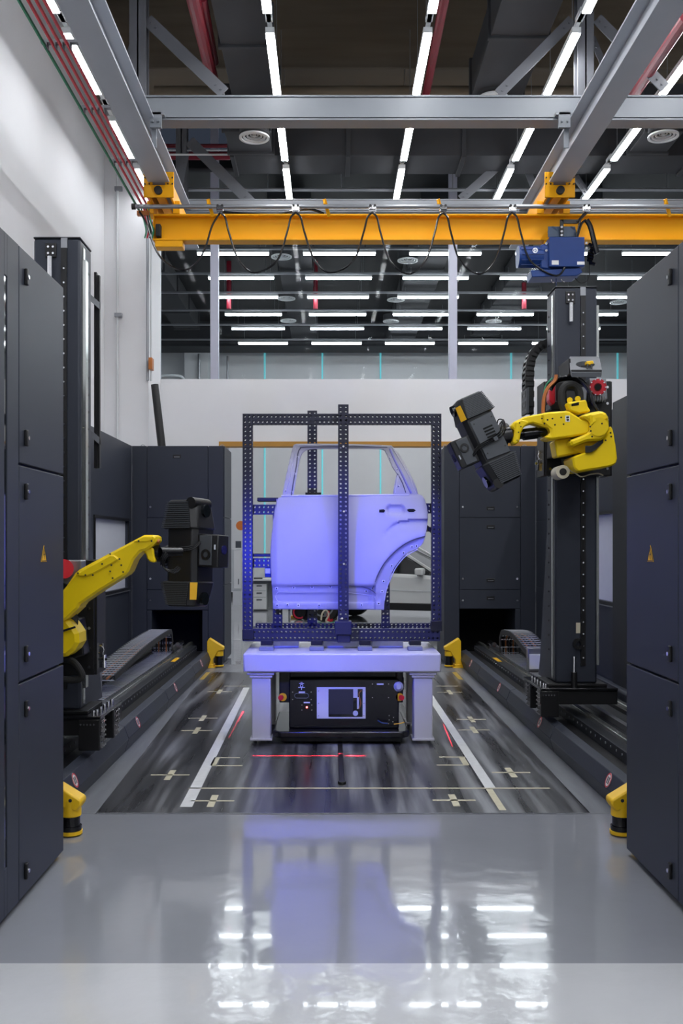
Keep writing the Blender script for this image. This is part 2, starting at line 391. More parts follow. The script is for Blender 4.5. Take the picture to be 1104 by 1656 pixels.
# round air vents
def vent(c, r, label, group):
    t = thing('round_vent', label, 'vent', c, group)
    c = Vector(c)
    m = MB()
    for k in range(4):
        r1 = r*(1-.24*k); m.ring(c+Vector((0, 0, -.03+.012*k)), r1*.84, r1, (0, 0, 1), .02, 28)
    m.cyl(c+Vector((0, 0, -.01)), c+Vector((0, 0, .03)), r*.12, 14)
    m.build('vane_ring', 'diffuser_white', t)
    MB().cyl(c+Vector((0, 0, .02)), c+Vector((0, 0, .13)), r*.97, 28).build('collar', 'duct', t)
for px, py, hh, lbl in ((411, 220, 5.15, 'white round ceiling air vent left of the second lamp column'), (1072, 218, 5.15, 'white round ceiling air vent at the upper right edge'), (797, 157, 5.6, 'white round ceiling air vent half hidden above the cross beam')):
    D = F*hh/(HY-py); vent((X_(px, D), D, CZ+hh), .19, lbl, 'round vents in the hall')
for px, py, lbl in ((455, 412, 'left one near the first strip light row'), (659, 418, 'right one near the first strip light row'), (463, 480, 'left one by the third strip light row'), (640, 482, 'right one by the third strip light row'),
                    (466, 516, 'left one by the fourth strip light row'), (632, 517, 'middle one by the fourth strip light row'), (798, 517, 'beside the big right-hand column'), (1000, 486, 'right of the big right-hand column')):
    D = F*5.3/(HY-py); vent((X_(px, D), D, CZ+5.28), .19, 'white round vent beyond the glazing, '+lbl, 'round vents in the far room')
# red pipes
def rp(a, b, r, label): pipe('sprinkler_pipe', [a, b], r, 'red_pipe', label, 'pipe', 'red sprinkler pipes', 12)
rp(W(308, -20, 9.5), W(343, 125, 11.9), .075, 'thick red pipe running under the roof near the left diagonal brace, left of its pair')
rp(W(327, -5, 9.8), W(347, 100, 11.9), .05, 'thinner red pipe right behind the thick red pipe at upper left')
rp(W(722, -20, 9.5), W(688, 155, 12.2), .05, 'red pipe running away right beside the central right lamp column')
rp(W(1110, 25, 8.5), W(1020, 160, 11.0), .06, 'red pipe crossing the upper right corner behind the runway beam')
for yy, rr_, l in ((14.3, .06, 'thick red pipe running crosswise behind the rear post'), (14.5, .03, 'thin red pipe running crosswise behind the rear post')):
    z = Z_(252 if rr_ > .05 else 236, yy); rp((X_(258, yy), yy, z), (X_(372, yy), yy, z), rr_, l)
rp(W(430, 190, 13.8), W(430, 235, 13.8), .05, 'short red upright pipe left of the round vent')
for px, l in ((370, 'left'), (510, 'middle'), (847, 'right')):
    rp((X_(px, 20), 20, Z_(500, 20)), (X_(px, 20), 20, 7.4), .05, 'red upright pipe hanging in the far room, %s one' % l)
# conduits across
def xc(py, D, r, x0, x1, label, mt='steel'): pipe('conduit', [(X_(x0, D), D, Z_(py, D)), (X_(x1, D), D, Z_(py, D))], r, mt, label, 'pipe')
xc(307, 14.2, .028, 246, 1150, 'silver conduit running crosswise just above the yellow crane')
xc(250, 13.4, .014, 258, 375, 'thin white conduit running crosswise at the left behind the cross beam', 'diffuser_white')
xc(243, 14.0, .012, 260, 380, 'thinnest pale conduit above the white one at the left', 'diffuser_white')
xc(275, 14.4, .03, 246, 1150, 'dark conduit running crosswise under the transverse duct', 'duct')
for i, px in enumerate((433, 552, 732, 1078)):
    tag(MB().tube([W(px, 307, 14.2), W(px, 150, 14.2)], .006, 6).build('hanger_rod', 'steel'), 'thin rod hanging the silver conduit, %s' % ORL[i], 'rod', 'conduit hanger rods')

# ================================================================== LAMPS OF THE HALL
def linear_lamp(x, y0, y1, h, label, group, mt='lamp'):
    c = (x, (y0+y1)/2, CZ+h)
    t = thing('linear_lamp', label, 'lamp', c, group)
    z = CZ+h
    B('housing', 'diffuser_white', t, (x-.045, x+.045, y0-.02, y1+.02, z+.012, z+.07))
    B('light_strip', mt, t, (x-.04, x+.04, y0, y1, z, z+.012))
    for yy in (y0+.15, y1-.15): MB().cyl((x, yy, z+.07), (x, yy, z+(.13 if 12.85 < yy < 13.7 else 1.2)), .004, 6).build('hanger_wire', 'steel', t)
segs = [(-3.0, -1.73), (-1.4, -.13), (.2, 1.47), (2.3, 3.57), (3.9, 5.17), (6.3, 7.57), (7.95, 9.21), (9.6, 10.88), (11.59, 12.76), (13.07, 14.28)]
cols = [(-2.64, 'leftmost lamp column beside the red rails'), (-.605, 'second lamp column from the left'), (.975, 'third lamp column from the left'), (2.46, 'fourth lamp column from the left'), (3.77, 'rightmost lamp column')]
for ci, (x, cn) in enumerate(cols):
    for si, (a, b) in enumerate(segs):
        if a < 7:
            linear_lamp(x, a, b, 5.1, 'overhead lamp, %s before the %s' % (['sixth', 'fifth', 'fourth', 'third', 'second', 'next'][si], cn), 'lamps above the camera', 'lamp_wall' if ci == 0 else 'lamp')
        else:
            linear_lamp(x, a, b, 5.1, 'white linear ceiling lamp, %s in the %s' % (ORD[si-6], cn), 'linear lamps of the hall', 'lamp_wall' if ci == 0 else 'lamp')
    m = MB(); m.box(x-.022, x+.022, 7.5, 14.35, CZ+5.172, CZ+5.20)
    for yy in (9.4, 12.9, 11.25):
        m.box(x-.035, x+.035, yy-.1, yy+.1, CZ+5.172, CZ+5.215)
    tag(m.build('lamp_channel', 'diffuser_white'), 'slim metal channel carrying the %s' % cn.replace(' lamp column', ' column of lamps'), 'channel', 'lamp channels')
# strip lights of the far room
rowD = [F*5.1/(HY-p) for p in (412, 451.5, 482, 510, 533, 556.5)]
xs_far = [(-2.34, -1.09), (-.47, .79), (1.40, 2.65), (3.27, 4.52), (5.15, 6.4)]
for ri, D in enumerate(rowD):
    for ci, (a, b) in enumerate(xs_far):
        z = CZ+5.1
        t = thing('strip_light', 'thin white strip light beyond the glazing, %s row, %s' % (ORD[ri], ORL[ci]), 'lamp', ((a+b)/2, D, z), 'strip lights of the far room')
        B('light_strip', 'lamp_far', t, (a, b, D-.035, D+.035, z, z+.03))
        B('housing', 'diffuser_white', t, (a-.01, b+.01, D-.04, D+.04, z+.03, z+.07))
        for xx in (a+.15, b-.15): MB().cyl((xx, D, z+.07), (xx, D, 7.4 if ci in (0, 1, 4) else CZ+5.33), .004, 6).build('hanger_wire', 'steel', t)
    tag(MB().box(-5.9, 8.9, D+.05, D+.12, CZ+5.22, CZ+5.25).build('lighting_track', 'steel'), 'thin silver track carrying the %s row of strip lights' % ORD[ri], 'track', 'lighting tracks')
pipe('conduit', [(-3.2, 24.9, Z_(553, 24.9)), (8, 24.9, Z_(553, 24.9))], .04, 'duct', 'dark pipe with fittings running crosswise near the far wall')
pipe('conduit', [(X_(322, 26.2), 26.2, 2), (X_(322, 26.2), 26.2, 6.7)], .04, 'steel', 'vertical grey pipe on the far wall at the left')
pipe('conduit', [(X_(368, 26.5), 26.5, 2), (X_(368, 26.5), 26.5, 6.7)], .03, 'steel', 'thin vertical pipe on the far wall right of the first post')
pipe('handrail', smoothpath([W(258, 613, 15.6), W(262, 608, 15.6), W(290, 608, 15.6), W(299, 616, 15.6)], 5), .02, 'diffuser_white', 'short white rail showing above the wall edge at the left', 'rail')

# ================================================================== BUSBARS (red conductor rails)
t0 = 6.5
busy = [(-2.14, 'red', 'innermost red'), (-2.20, 'red', 'middle red'), (-2.26, 'red', 'outer red'), (-2.33, 'green', 'outermost green')]
for x, mt, l in busy:
    m = MB(); zc2 = CZ+4.07
    m.bar((x, 4.5, zc2), (x, 13.0, zc2), .013, .03, up=(0, 0, 1)); 
    tag(m.build('conductor_rail', 'red' if mt == 'red' else 'green'), l+' conductor rail running along the left runway beam', 'rail', 'crane conductor rails')
for i, yv in enumerate((F*4.07/(HY-32), F*4.07/(HY-62)+.15, F*4.07/(HY-182), F*4.07/(HY-267))):
    if i == 0: continue
    m = MB(); m.box(-2.37, LRX+.1, yv-.025, yv+.025, zb+.035, zb+.06)
    for x, _, _ in busy: m.box(x-.014, x+.014, yv-.03, yv+.03, zb-.005, zb+.04)
    tag(m.build('rail_bracket', 'steel_paint'), 'grey bracket holding the red conductor rails, %s to the camera' % ['', 'nearest', 'second', 'third'][i], 'bracket', 'conductor rail brackets')

# ================================================================== YELLOW CRANE
CD = 11.1
cr_ = thing('bridge_crane', 'yellow overhead bridge crane girder spanning under the ceiling', 'crane', (.3, CD, 5.0))
zt_, zb_ = Z_(346, CD), Z_(388.5, CD)
m = MB(); ibeam(m, (X_(247, CD), CD+.08, zb_), (XR-.3, CD+.08, zb_), .17, zt_-zb_, .02, .02)
m.box(X_(247, CD), X_(247, CD)+.012, CD, CD+.16, zb_, zt_)
m.build('girder', 'crane_yellow', cr_, .004)
m = MB(); m.box(X_(252, CD), X_(260, CD), CD-.03, CD+.06, Z_(383, CD), Z_(363, CD)); m.build('rubber_bumper', 'rubber', cr_, .008)
for x, nm in ((LRX+.0, 'left'), (RRX, 'right')):
    m = MB(); z = zb
    for sx in (-1, 1):
        m.box(x+sx*.17-.05*sx-.05, x+sx*.17-.05*sx+.05, CD-.32, CD-.30, z-.14, z+.12)
        m.box(x+sx*.12-.012, x+sx*.12+.012, CD-.3, CD+.9, z-.14, z+.05)
        m.box(x+sx*.15-.04, x+sx*.15+.04, CD-.02, CD+.2, zt_, z-.1)
    m.box(x-.17, x+.17, CD-.325, CD-.30, z-.17, z-.03)
    m.box(x-.05, x+.05, CD-.3, CD+.9, z-.13, z-.10)
    m.box(x-.1, x+.22, CD-.0, CD+.16, zb_-.075, zb_-.002)
    et = m.build('end_truck', 'crane_yellow', cr_, .006)
    MB().cyl((x, CD-.37, z-.1), (x, CD-.32, z-.1), .045, 18).build('buffer', 'rubber', et)
    m = MB()
    for sx in (-1, 1):
        for k in range(4): m.cyl((x+sx*.13+(k % 2-.5)*.05, CD-.335, z-.02+(k//2)*.07), (x+sx*.13+(k % 2-.5)*.05, CD-.322, z-.02+(k//2)*.07), .009, 8)
    m.build('bolt', 'black', et)
# festoon rail + brackets
FR = 10.86
fz = Z_(334, FR)
m = MB(); m.cyl((X_(218, FR), FR, fz), (XR-.3, FR, fz), .024, 12); m.build('festoon_rail', 'steel', cr_)
MB().cyl((X_(213, FR), FR, fz), (X_(219, FR), FR, fz), .034, 12).build('rail_end_cap', 'rubber', cr_)
for px in (336, 524, 708, 1075):
    m = MB(); m.bar(W(px, 322, FR), W(px+8, 350, FR+.1), .04, .012, up=(0, 1, 0)); m.bar(W(px, 324, FR), W(px, 330, FR), .02, .02); m.build('rail_arm', 'crane_yellow', cr_)
hang = [356, 478, 602, 716, 828, 947]
for i, px in enumerate(hang):
    t = thing('cable_trolley', 'small silver trolley hanging from the festoon rail, %s' % (ORL+['sixth from left, above the hoist'])[i], 'trolley', W(px, 342, FR), 'cable trolleys')
    m = MB(); c = W(px, 342, FR)
    m.box(c.x-.04, c.x+.04, FR-.03, FR-.022, c.z-.005, c.z+.06); m.cyl((c.x-.035, FR-.03, c.z-.0), (c.x+.035, FR-.03, c.z-.0), .018, 8); m.build('body', 'chrome', t)
    m = MB(); m.cyl((c.x-.025, FR-.045, c.z+.055), (c.x-.025, FR-.03, c.z+.055), .014, 10).cyl((c.x+.025, FR-.045, c.z+.055), (c.x+.025, FR-.03, c.z+.055), .014, 10); m.build('wheel', 'black', t)
mid = [(412, 441), (535, 441), (660, 443), (775, 443), (899, 446)]
for i, (mx_, my_) in enumerate(mid):
    a, b = hang[i], hang[i+1]; D = FR-.04
    ww = (b-a)/2
    pts = [(a, 344), (a+ww*.13, 352), (a+ww*.24, 378), (a+ww*.5, 422), (mx_, my_), (b-ww*.5, 422), (b-ww*.24, 378), (b-ww*.13, 352), (b, 344)]
    pipe('festoon_cable', smoothpath([W(x, y, D) for x, y in pts], 6), .0115, 'gloss_black', 'black cable loop hanging under the yellow crane, %s' % ORL[i], 'cable', 'festoon cable loops')
pipe('festoon_cable', smoothpath([W(x, y, FR+.02) for x, y in ((356, 344), (343, 365), (332, 400), (318, 425), (295, 437), (268, 425), (250, 400), (236, 360), (225, 342))], 6), .0115, 'gloss_black', 'black cable loop at the far left of the crane dropping below the rail end', 'cable')
pipe('power_cable', smoothpath([W(x, y, CD+.02) for x, y in ((360, 343), (400, 346), (445, 347), (470, 342), (500, 338), (524, 346))], 6), .016, 'gloss_black', 'thick black cable lying along the top of the crane girder', 'cable')
# collector wires at left end
cw = thing('collector_wiring', 'bundle of green and red wires hanging at the left end of the crane', 'wiring', W(230, 350, 11))
for k, (cx, mt) in enumerate(((228, 'green'), (232, 'red'), (236, 'black'), (240, 'green'))):
    MB().tube(smoothpath([W(cx, 335, 11), W(cx+3, 350+k*2, 11), W(cx+8, 372, 11.05), W(cx+6, 385, 11.1)], 5), .008, 6).build('wire', mt, cw)
B('connector', 'copper', cw, (X_(222, 11), X_(242, 11), 10.97, 11.03, Z_(349, 11), Z_(342, 11)))

# hoist
HD = 10.95
ho = thing('chain_hoist', 'blue electric chain hoist hanging from the yellow crane', 'hoist', W(905, 445, HD))
m = MB(); m.pxprism([(888, 383), (945, 383), (945, 431), (888, 431)], HD-.15, .32); m.build('control_box', 'hoist_blue', ho, .006)
m = MB(); m.pxprism([(892, 421), (903, 421), (903, 428), (892, 428)], HD-.154, .003); m.pxprism([(933, 423), (945, 423), (945, 428), (933, 428)], HD-.154, .003); m.build('rating_label', 'white_plastic', ho)
m = MB(); a = W(838, 416, HD); b = W(876, 416, HD)
m.cyl(a, b, .115, 28); m.cyl(a-Vector((.01, 0, 0)), a+Vector((.015, 0, 0)), .123, 28)
for k in range(12):
    an = k*PI/6; m.bar(a+Vector((.02, math.cos(an)*.117, math.sin(an)*.117)), b+Vector((0, math.cos(an)*.117, math.sin(an)*.117)), .008, .012)
mo = m.build('motor', 'hoist_blue', ho)
m = MB(); c = W(865, 405, HD-.135); m.ring(c, .022, .030, (0, -1, 0), .004, 20); m.box(c.x-.012, c.x-.006, c.y-.004, c.y, c.z-.02, c.z+.02); m.box(c.x+.006, c.x+.012, c.y-.004, c.y, c.z-.02, c.z+.02); m.box(c.x-.008, c.x+.008, c.y-.004, c.y, c.z-.003, c.z+.003)
m.build('emblem', 'white_plastic', mo)
m = MB(); m.pxprism([(874, 396), (890, 391), (890, 436), (874, 433)], HD-.1, .22)
m.build('gearbox', 'hoist_blue', ho, .015)
m = MB(); m.pxprism([(858, 437), (938, 433), (942, 440), (932, 446), (860, 448)], HD-.12, .26); m.build('lower_frame', 'hoist_blue', ho, .008)
m = MB(); m.cyl(W(893, 374, HD-.05), W(893, 374, HD+.3), .055, 20).cyl(W(923, 374, HD-.05), W(923, 374, HD+.3), .055, 20); m.pxprism([(886, 366), (930, 366), (932, 383), (886, 383)], HD-.06, .02); m.build('trolley', 'slate_blue', ho, .004)
m = MB(); m.pxprism([(905.5, 355), (911, 355), (911, 382), (905.5, 382)], HD-.10, .02); m.pxprism([(906, 355), (934, 355), (934, 361), (911, 361)], HD-.10, .02); m.bar(W(933, 359, HD-.1), W(950, 342, HD-.1), .03, .02); m.build('bracket_arm', 'black', ho)
m = MB()
for px, py in ((908, 367), (908, 374), (908, 380), (883, 394), (883, 405), (948, 393), (948, 401)): m.cyl(W(px, py, HD-.115), W(px, py, HD-.09), .014, 8)
m.build('bolt', 'chrome', ho)
m = MB()
for k in range(7): m.cyl(W(950+random.random()*8, 395+k*5, HD), W(958+random.random()*6, 398+k*5, HD-.05), .02, 8)
m.build('cable_gland', 'gloss_black', ho)
MB().tube(smoothpath([W(x, y, HD-.12) for x, y in ((947, 356), (940, 362), (934, 380), (931, 390))], 5), .014, 8).build('supply_cable', 'gloss_black', ho)
MB().tube(smoothpath([W(x, y, HD-.12) for x, y in ((948, 356), (954, 366), (959, 385), (964, 405), (966, 410))], 5), .03, 8).build('flat_cable', 'gloss_black', ho)
MB().tube(smoothpath([W(x, y, HD) for x, y in ((952, 415), (953, 445), (946, 456), (937, 457), (929, 449))], 5), .006, 6).build('loose_wire', 'gloss_black', ho)
m = MB(); m.tube([W(899, 448, HD), W(899, 465, HD-.2)], .006, 6); m.tube(smoothpath([W(891, 448, HD), W(893, 455, HD), W(896, 457, HD)], 4), .010, 6); m.tube(smoothpath([W(907, 448, HD), W(910, 455, HD), W(913, 456, HD)], 4), .010, 6); m.build('chain', 'chrome', ho)

# ================================================================== NEAR CABINETS
HC = 2.73
def latch(m, p, n):                              # p on face, n = inward normal (x sign)
    m.box(p[0], p[0]+n*.014, p[1]-.013, p[1]+.013, p[2]-.034, p[2]+.034)
def near_cabinet(sx, xf, label, D0, D1):
    t = thing('machine_cabinet', label, 'cabinet', (xf, (D0+D1)/2, 0), 'near equipment cabinets')
    xo_ = xf+sx*1.0; n = -sx
    xi = xf+sx*.02
    B('body', 'cabinet', t, (min(xi, xo_), max(xi, xo_), D0, D1, .02, HC-.002), bevel=.006)
    B('plinth', 'black', t, (min(xf+sx*.05, xo_), max(xf+sx*.05, xo_), D0+.03, D1-.03, 0, .03))
    ys = 3.94
    a, b = min(xf, xi), max(xf, xi)
    zs = [(.03, .922), (.932, 1.825), (1.835, HC)]
    for k, (z0, z1) in enumerate(zs):
        d = B('door', 'cabinet', t, (a, b, ys+.004, D1, z0, z1), bevel=.004)
        for zz in [v for v in (2.62, 1.945, 1.72, 1.04, .81, .13) if z0 < v < z1]:
            m = MB(); latch(m, (xf, 4.02, zz), n); l = m.build('latch', 'black', d, .004)
            MB().cyl((xf+n*.012, 4.022, zz), (xf+n*.018, 4.022, zz), .009, 10).build('key_slot', 'chrome', l)
        if k == 1:
            yy, zz = 4.28, Z_(895, 4.28); xx = xf+n*.001
            m = MB(); m.prism([(xx, yy-.042, zz-.037), (xx, yy+.042, zz-.037), (xx, yy, zz+.037)], (n*.0015, 0, 0)); w_ = m.build('warning_label', 'label_yellow', d)
            lab(w_, 'yellow triangular warning label')
            xx = xf+n*.003; m = MB()
            m.prism([(xx, yy+.004, zz+.018), (xx, yy-.010, zz-.008), (xx, yy, zz-.008), (xx, yy-.003, zz-.026), (xx, yy+.010, zz-.002), (xx, yy, zz-.002)], (n*.001, 0, 0))
            for p, q in (((yy-.036, zz-.033), (yy+.036, zz-.033)), ((yy-.036, zz-.033), (yy, zz+.030)), ((yy+.036, zz-.033), (yy, zz+.030))): m.bar((xx, *p), (xx, *q), .001, .003, up=(0, -(q[1]-p[1]), q[0]-p[0]))
            m.build('warning_mark', 'black', w_)
    if sx < 0:   # slotted end post; dark glass strip added in place of the open gap
        B('end_panel', 'cabinet', t, (a, b, D0, 3.765, .03, HC), (a, b, 3.80, ys-.004, .03, HC), (a, b, 3.765, 3.80, .03, .22), (a, b, 3.765, 3.80, 2.56, HC), bevel=.002)
        B('slot_gap_fill', 'dark_glass', t, (a+.004, b-.004, 3.762, 3.803, .2, 2.58))
        MB().cyl((xf-.05, 3.98, HC), (xf-.05, 3.98, HC+.03), .018, 10).build('corner_cap', 'black', t)
    else:
        B('end_panel', 'cabinet', t, (a, b, D0, ys-.004, .03, HC), bevel=.002)
    return t
near_cabinet(-1, -1.28, 'tall dark grey cabinet at the left edge with a narrow slot and warning triangle', 3.2, 4.6)
near_cabinet(1, 1.43, 'tall dark grey cabinet at the right edge with a warning triangle', 3.2, 4.63)

# ================================================================== REAR CABINETS
BD = 12.0
def rear_cabinet(pxs, hx, op, endside, label):
    x0, xa, xb, x1 = [X_(p, BD) for p in pxs]
    t = thing('machine_cabinet', label, 'cabinet', ((x0+x1)/2, BD, 0), 'rear equipment cabinets')
    xd0, xd1 = sorted(endside) if endside else (x0, x1)
    o0, o1 = X_(op[0], BD), X_(op[1], BD); zo_ = Z_(op[2], BD); D1 = BD+.85
    B('body', 'cabinet', t, (x0+.005, x1-.005, BD+.02, D1, zo_, HC-.01), (x0+.005, o0, BD+.02, D1, .03, zo_), (o1, x1-.005, BD+.02, D1, .03, zo_), bevel=.003)
    B('inner_back', 'void', t, (o0, o1, D1-.05, D1, .0, zo_))
    B('strip_panel', 'cabinet', t, (x0, xa-.006, BD, BD+.02, .03, HC), bevel=.003)
    B('strip_panel', 'cabinet', t, (xb+.006, x1, BD, BD+.02, .03, HC), bevel=.003)
    zz = [HC, Z_(837.5, BD), Z_(954, BD), zo_]
    hh = [[(738, )], [852, 937], [967]]
    for k in range(3):
        p = B('panel', 'cabinet', t, (xa, xb, BD, BD+.02, zz[k+1]+.006, zz[k]), bevel=.003)
        for hy in ([738, 822], [852, 938], [967])[k]:
            m = MB(); c = W(hx, hy, BD); m.box(c.x-.05, c.x+.05, BD-.006, BD+.004, c.z-.022, c.z+.022); h = m.build('handle', 'black', p, .003)
            MB().box(c.x-.035, c.x+.035, BD-.012, BD-.006, c.z-.012, c.z-.004).build('handle_grip', 'steel', h)
        m = MB()
        for lx in (xa+.04, xb-.04):
            for ly in ([820], [936], [971])[k]: m.cyl((lx, BD-.008, Z_(ly, BD)), (lx, BD, Z_(ly, BD)), .014, 12)
        m.build('lock', 'chrome', p)
    if o0-xa > .02: B('panel', 'cabinet', t, (xa, o0, BD, BD+.02, .03, zo_), bevel=.002)
    B('panel', 'cabinet', t, (o1, xb, BD, BD+.02, .03, zo_), bevel=.002)
    for rx in ((x0+.06, x1-.06)):
        MB().ring((rx, BD+.4, HC+.03), .022, .03, (0, 1, 0), .008, 16).build('lifting_eye', 'steel', t)
    return t
t = rear_cabinet((213, 238, 336, 361), 286, (245, 327, 987), None, 'dark grey rear cabinet left of the perforated frame, with chain opening at its foot')
# its visible outer end
m = MB(); xx = X_(361, BD)
for z0, z1 in ((.03, .98), (.99, 1.83), (1.84, HC)): m.box(xx-.0, xx+.012, BD+.03, BD+.85, z0, z1)
m.build('end_panel', 'cabinet', t, .003)
t = rear_cabinet((718, 743, 841, 866), 793, (743, 833, 985), None, 'dark grey rear cabinet right of the perforated frame, with chain opening at its foot')
# side walls of the enclosure
def side_wall(sx, x, label, D0, win, post_D=None):
    t = thing('enclosure_wall', label, 'partition', (x, (D0+BD)/2, 0), 'enclosure side walls')
    w0, w1 = win; zw0, zw1 = .97, 1.78
    a, b = sorted((x, x+sx*.08))
    segs_ = [(a, b, D0, BD, .03, zw0), (a, b, D0, BD, zw1, HC), (a, b, D0, w0, zw0, zw1), (a, b, w1, BD, zw0, zw1)]
    B('panel', 'cabinet', t, *segs_, bevel=.003)
    B('window_rim', 'black', t, *[(min(x, x-sx*.015), max(x, x-sx*.015), w0-.05, w1+.05, q, q+.03) for q in (zw0-.03, zw1)], *[(min(x, x-sx*.015), max(x, x-sx*.015), q, q+.03, zw0, zw1) for q in (w0-.03, w1)])
    B('sill_rail', 'steel', t, (min(x, x-sx*.02), max(x, x-sx*.02), w0-.05, w1+.08, zw0-.045, zw0-.035))
    B('frosted_pane', 'frosted', t, (a+.03, b-.03, w0, w1, zw0, zw1))
    m = MB()
    for yv in (D0+2, w1+.06, 9.9):
        m.box(min(x, x-sx*.002), max(x, x-sx*.002), yv, yv+.006, .05, zw0-.05)
    m.build('panel_joint', 'black', t)
    if post_D:
        B('corner_post', 'cabinet_dark', t, (min(x, x-sx*.04), max(x, x-sx*.04), post_D-.5, post_D, .03, HC+.04), bevel=.004)
    B('skirt', 'cabinet', t, (min(x, x-sx*.1), max(x, x-sx*.1), 4.8, BD, .0, .26), bevel=.03)
    return t
side_wall(-1, X_(213, BD), 'dark grey enclosure side wall with a frosted window behind the left robot', 4.7, (10.1, 11.75))
side_wall(1, X_(866, BD), 'dark grey enclosure side wall with frosted windows behind the right column', 4.75, (8.3, 11.2), 8.6)
# roll of black material leaning behind the left cabinet
m = MB(); a = W(299, 1048, 13.8); b = W(250, 622, 13.86)
m.cyl(a, b, .065, 18, .055)
rl = m.build('rolled_mat', 'black'); tag(rl, 'black rolled mat leaning on the white wall above the left rear cabinet', 'roll')

# ================================================================== FLOOR TRACKS
SX = .065
def MX(sx, x): return SX+sx*x                    # x measured from the plane of symmetry
def track(sx, label):
    t = thing('linear_track', label, 'machine track', (MX(sx, 1.9), 8, 0), 'floor tracks')
    Y0, Y1 = 4.75, 11.95
    prof = [(1.545, 0), (1.515, .10), (1.548, .188), (1.605, .205), (1.605, 0)]
    ysec = [Y0, 6.9, 8.6, 10.3, 11.8]
    for i in range(4):
        m = MB(); m.prism([(MX(sx, x), ysec[i]+.004, z) for x, z in prof], (0, ysec[i+1]-ysec[i]-.008, 0)); p = m.build('skirt_cover', 'cabinet', t, .004)
    # machine bed with two rails
    B('bed', 'cabinet_dark', t, (min(MX(sx, 1.78), MX(sx, 2.34)), max(MX(sx, 1.78), MX(sx, 2.34)), Y0, Y1+.3, 0, .2))
    # in the gap between cover and bed a raised beam that carries the inner rail
    B('recess', 'black', t, (min(MX(sx, 1.61), MX(sx, 1.725)), max(MX(sx, 1.61), MX(sx, 1.725)), Y0, Y1, 0, .165))
    B('rail_beam', 'cabinet_dark', t, (min(MX(sx, 1.73), MX(sx, 1.865)), max(MX(sx, 1.73), MX(sx, 1.865)), Y0, Y1, 0, .235), bevel=.004)
    for xr in (1.50+.33, 2.12+.10):
        a, b = sorted((MX(sx, xr-.022), MX(sx, xr+.022)))
        r = B('guide_rail', 'rail_steel', t, (a, b, Y0, Y1+.25, .23, .262), bevel=.006)
        B('rail_base', 'black', t, (a-.02, b+.02, Y0, Y1+.25, .2, .232), bevel=.003)
    for k in range(60):
        yy = Y0+.2+k*.118; xx = MX(sx, 1.729); MB().cyl((xx, yy, .205), (xx-sx*.004, yy, .205), .008, 6).build('screw', 'steel', t)
    B('rack', 'steel', t, (min(MX(sx, 1.98), MX(sx, 2.02)), max(MX(sx, 1.98), MX(sx, 2.02)), Y0, Y1+.2, .2, .24))
    B('hazard_tape', 'label_yellow', t, (min(MX(sx, 1.735), MX(sx, 1.78)), max(MX(sx, 1.735), MX(sx, 1.78)), 10.3, 10.65, .236, .239))
    # end stop
    m = MB(); xx = MX(sx, 1.84); m.cyl((xx, 11.15, .33), (xx, 11.45, .33), .03, 14); m.box(xx-.03, xx+.03, 11.3, 11.34, .25, .33); m.build('end_stop', 'chrome', t)
    for yv in (5.5, 7.3, 9.07, 10.9):
        # round no-step sticker on the sloping cover
        c = Vector((MX(sx, 1.5315), yv, .144)); nrm = Vector((-sx*.088, 0, .033)).normalized(); c += nrm*.002
        m = MB(); m.cyl(c, c+nrm*.001, .044, 24); s_ = m.build('sticker', 'white_plastic', t)
        MB().ring(c+nrm*.001, .035, .043, nrm, .001, 24).build('sticker_ring', 'red', s_)
        u = Vector((0, 1, 0)); v = nrm.cross(u)
        m = MB()
        for q in (-.013, .013): m.bar(c+nrm*.0018+u*q-v*.02, c+nrm*.0018+u*q+v*.02, .012, .001, up=nrm)
        m.build('sticker_mark', 'black', s_)
    return t
track(-1, 'dark floor track with guide rails on the left side')
track(1, 'dark floor track with guide rails on the right side')

# ================================================================== CABLE CHAINS
def cable_chain(sx, D0, z0, label):
    t = thing('cable_chain', label, 'cable chain', (MX(sx, 1.96), D0, .27), 'cable carrier chains')
    D1 = 10.8; x0, x1 = MX(sx, 1.845), MX(sx, 2.06)
    top = [(D0, z0), ((D0+D1)/2, z0+.10), (D1-.25, .53), (D1-.08, .50), (D1, .40), (D1-.05, .30), (D1-.2, .245), (D0-.6, .245)]
    path = smoothpath([Vector((0, a, b)) for a, b in top], 10)
    # resample
    out = [path[0]]; acc = 0
    for i in range(1, len(path)):
        while (path[i]-out[-1]).length > .085:
            out.append(out[-1]+(path[i]-out[-1]).normalized()*.085)
    L = MB(); R = MB(); rungs = []
    for i in range(len(out)-1):
        a, b = out[i], out[i+1]
        for m, x in ((L, x0), (R, x1)): m.bar((x, a.y, a.z), (x, b.y+.006*(1 if b.y > a.y else -1), b.z), .016, .052, up=(0, -(b.z-a.z), (b.y-a.y)))
    L.build('side_link', 'cabinet_dark', t); R.build('side_link', 'cabinet_dark', t)
    m = MB()
    for i in range(len(out)):
        for q in (.023, -.023):
            j = min(i, len(out)-2); d = (out[j+1]-out[j]).normalized(); nn = Vector((0, -d.z, d.y))
            p = out[i]+nn*q; m.box(min(x0, x1), max(x0, x1), p.y-.008, p.y+.008, p.z-.004, p.z+.004)
    m.build('cross_bar', 'steel_pale_bounce', t)
    for k, mt in enumerate(('gloss_black', 'copper', 'black', 'gloss_black', 'copper', 'black')):
        xx = x0+(x1-x0)*(.16+.13*k)
        MB().tube([Vector((xx, p.y, p.z-.012)) for p in out[::2]], .008, 6).build('inner_cable', mt, t)
    m = MB(); m.box(min(x0, x1)-.01, max(x0, x1)-.1, D0-.08, D0-.0, .27, z0+.06); m.build('anchor_bracket', 'steel', t, .005)
    B('cable_clamp', 'block_white', t, (min(x0, x1)+.0, min(x0, x1)+.11, D0-.11, D0-.06, .30, z0-.0), bevel=.004)
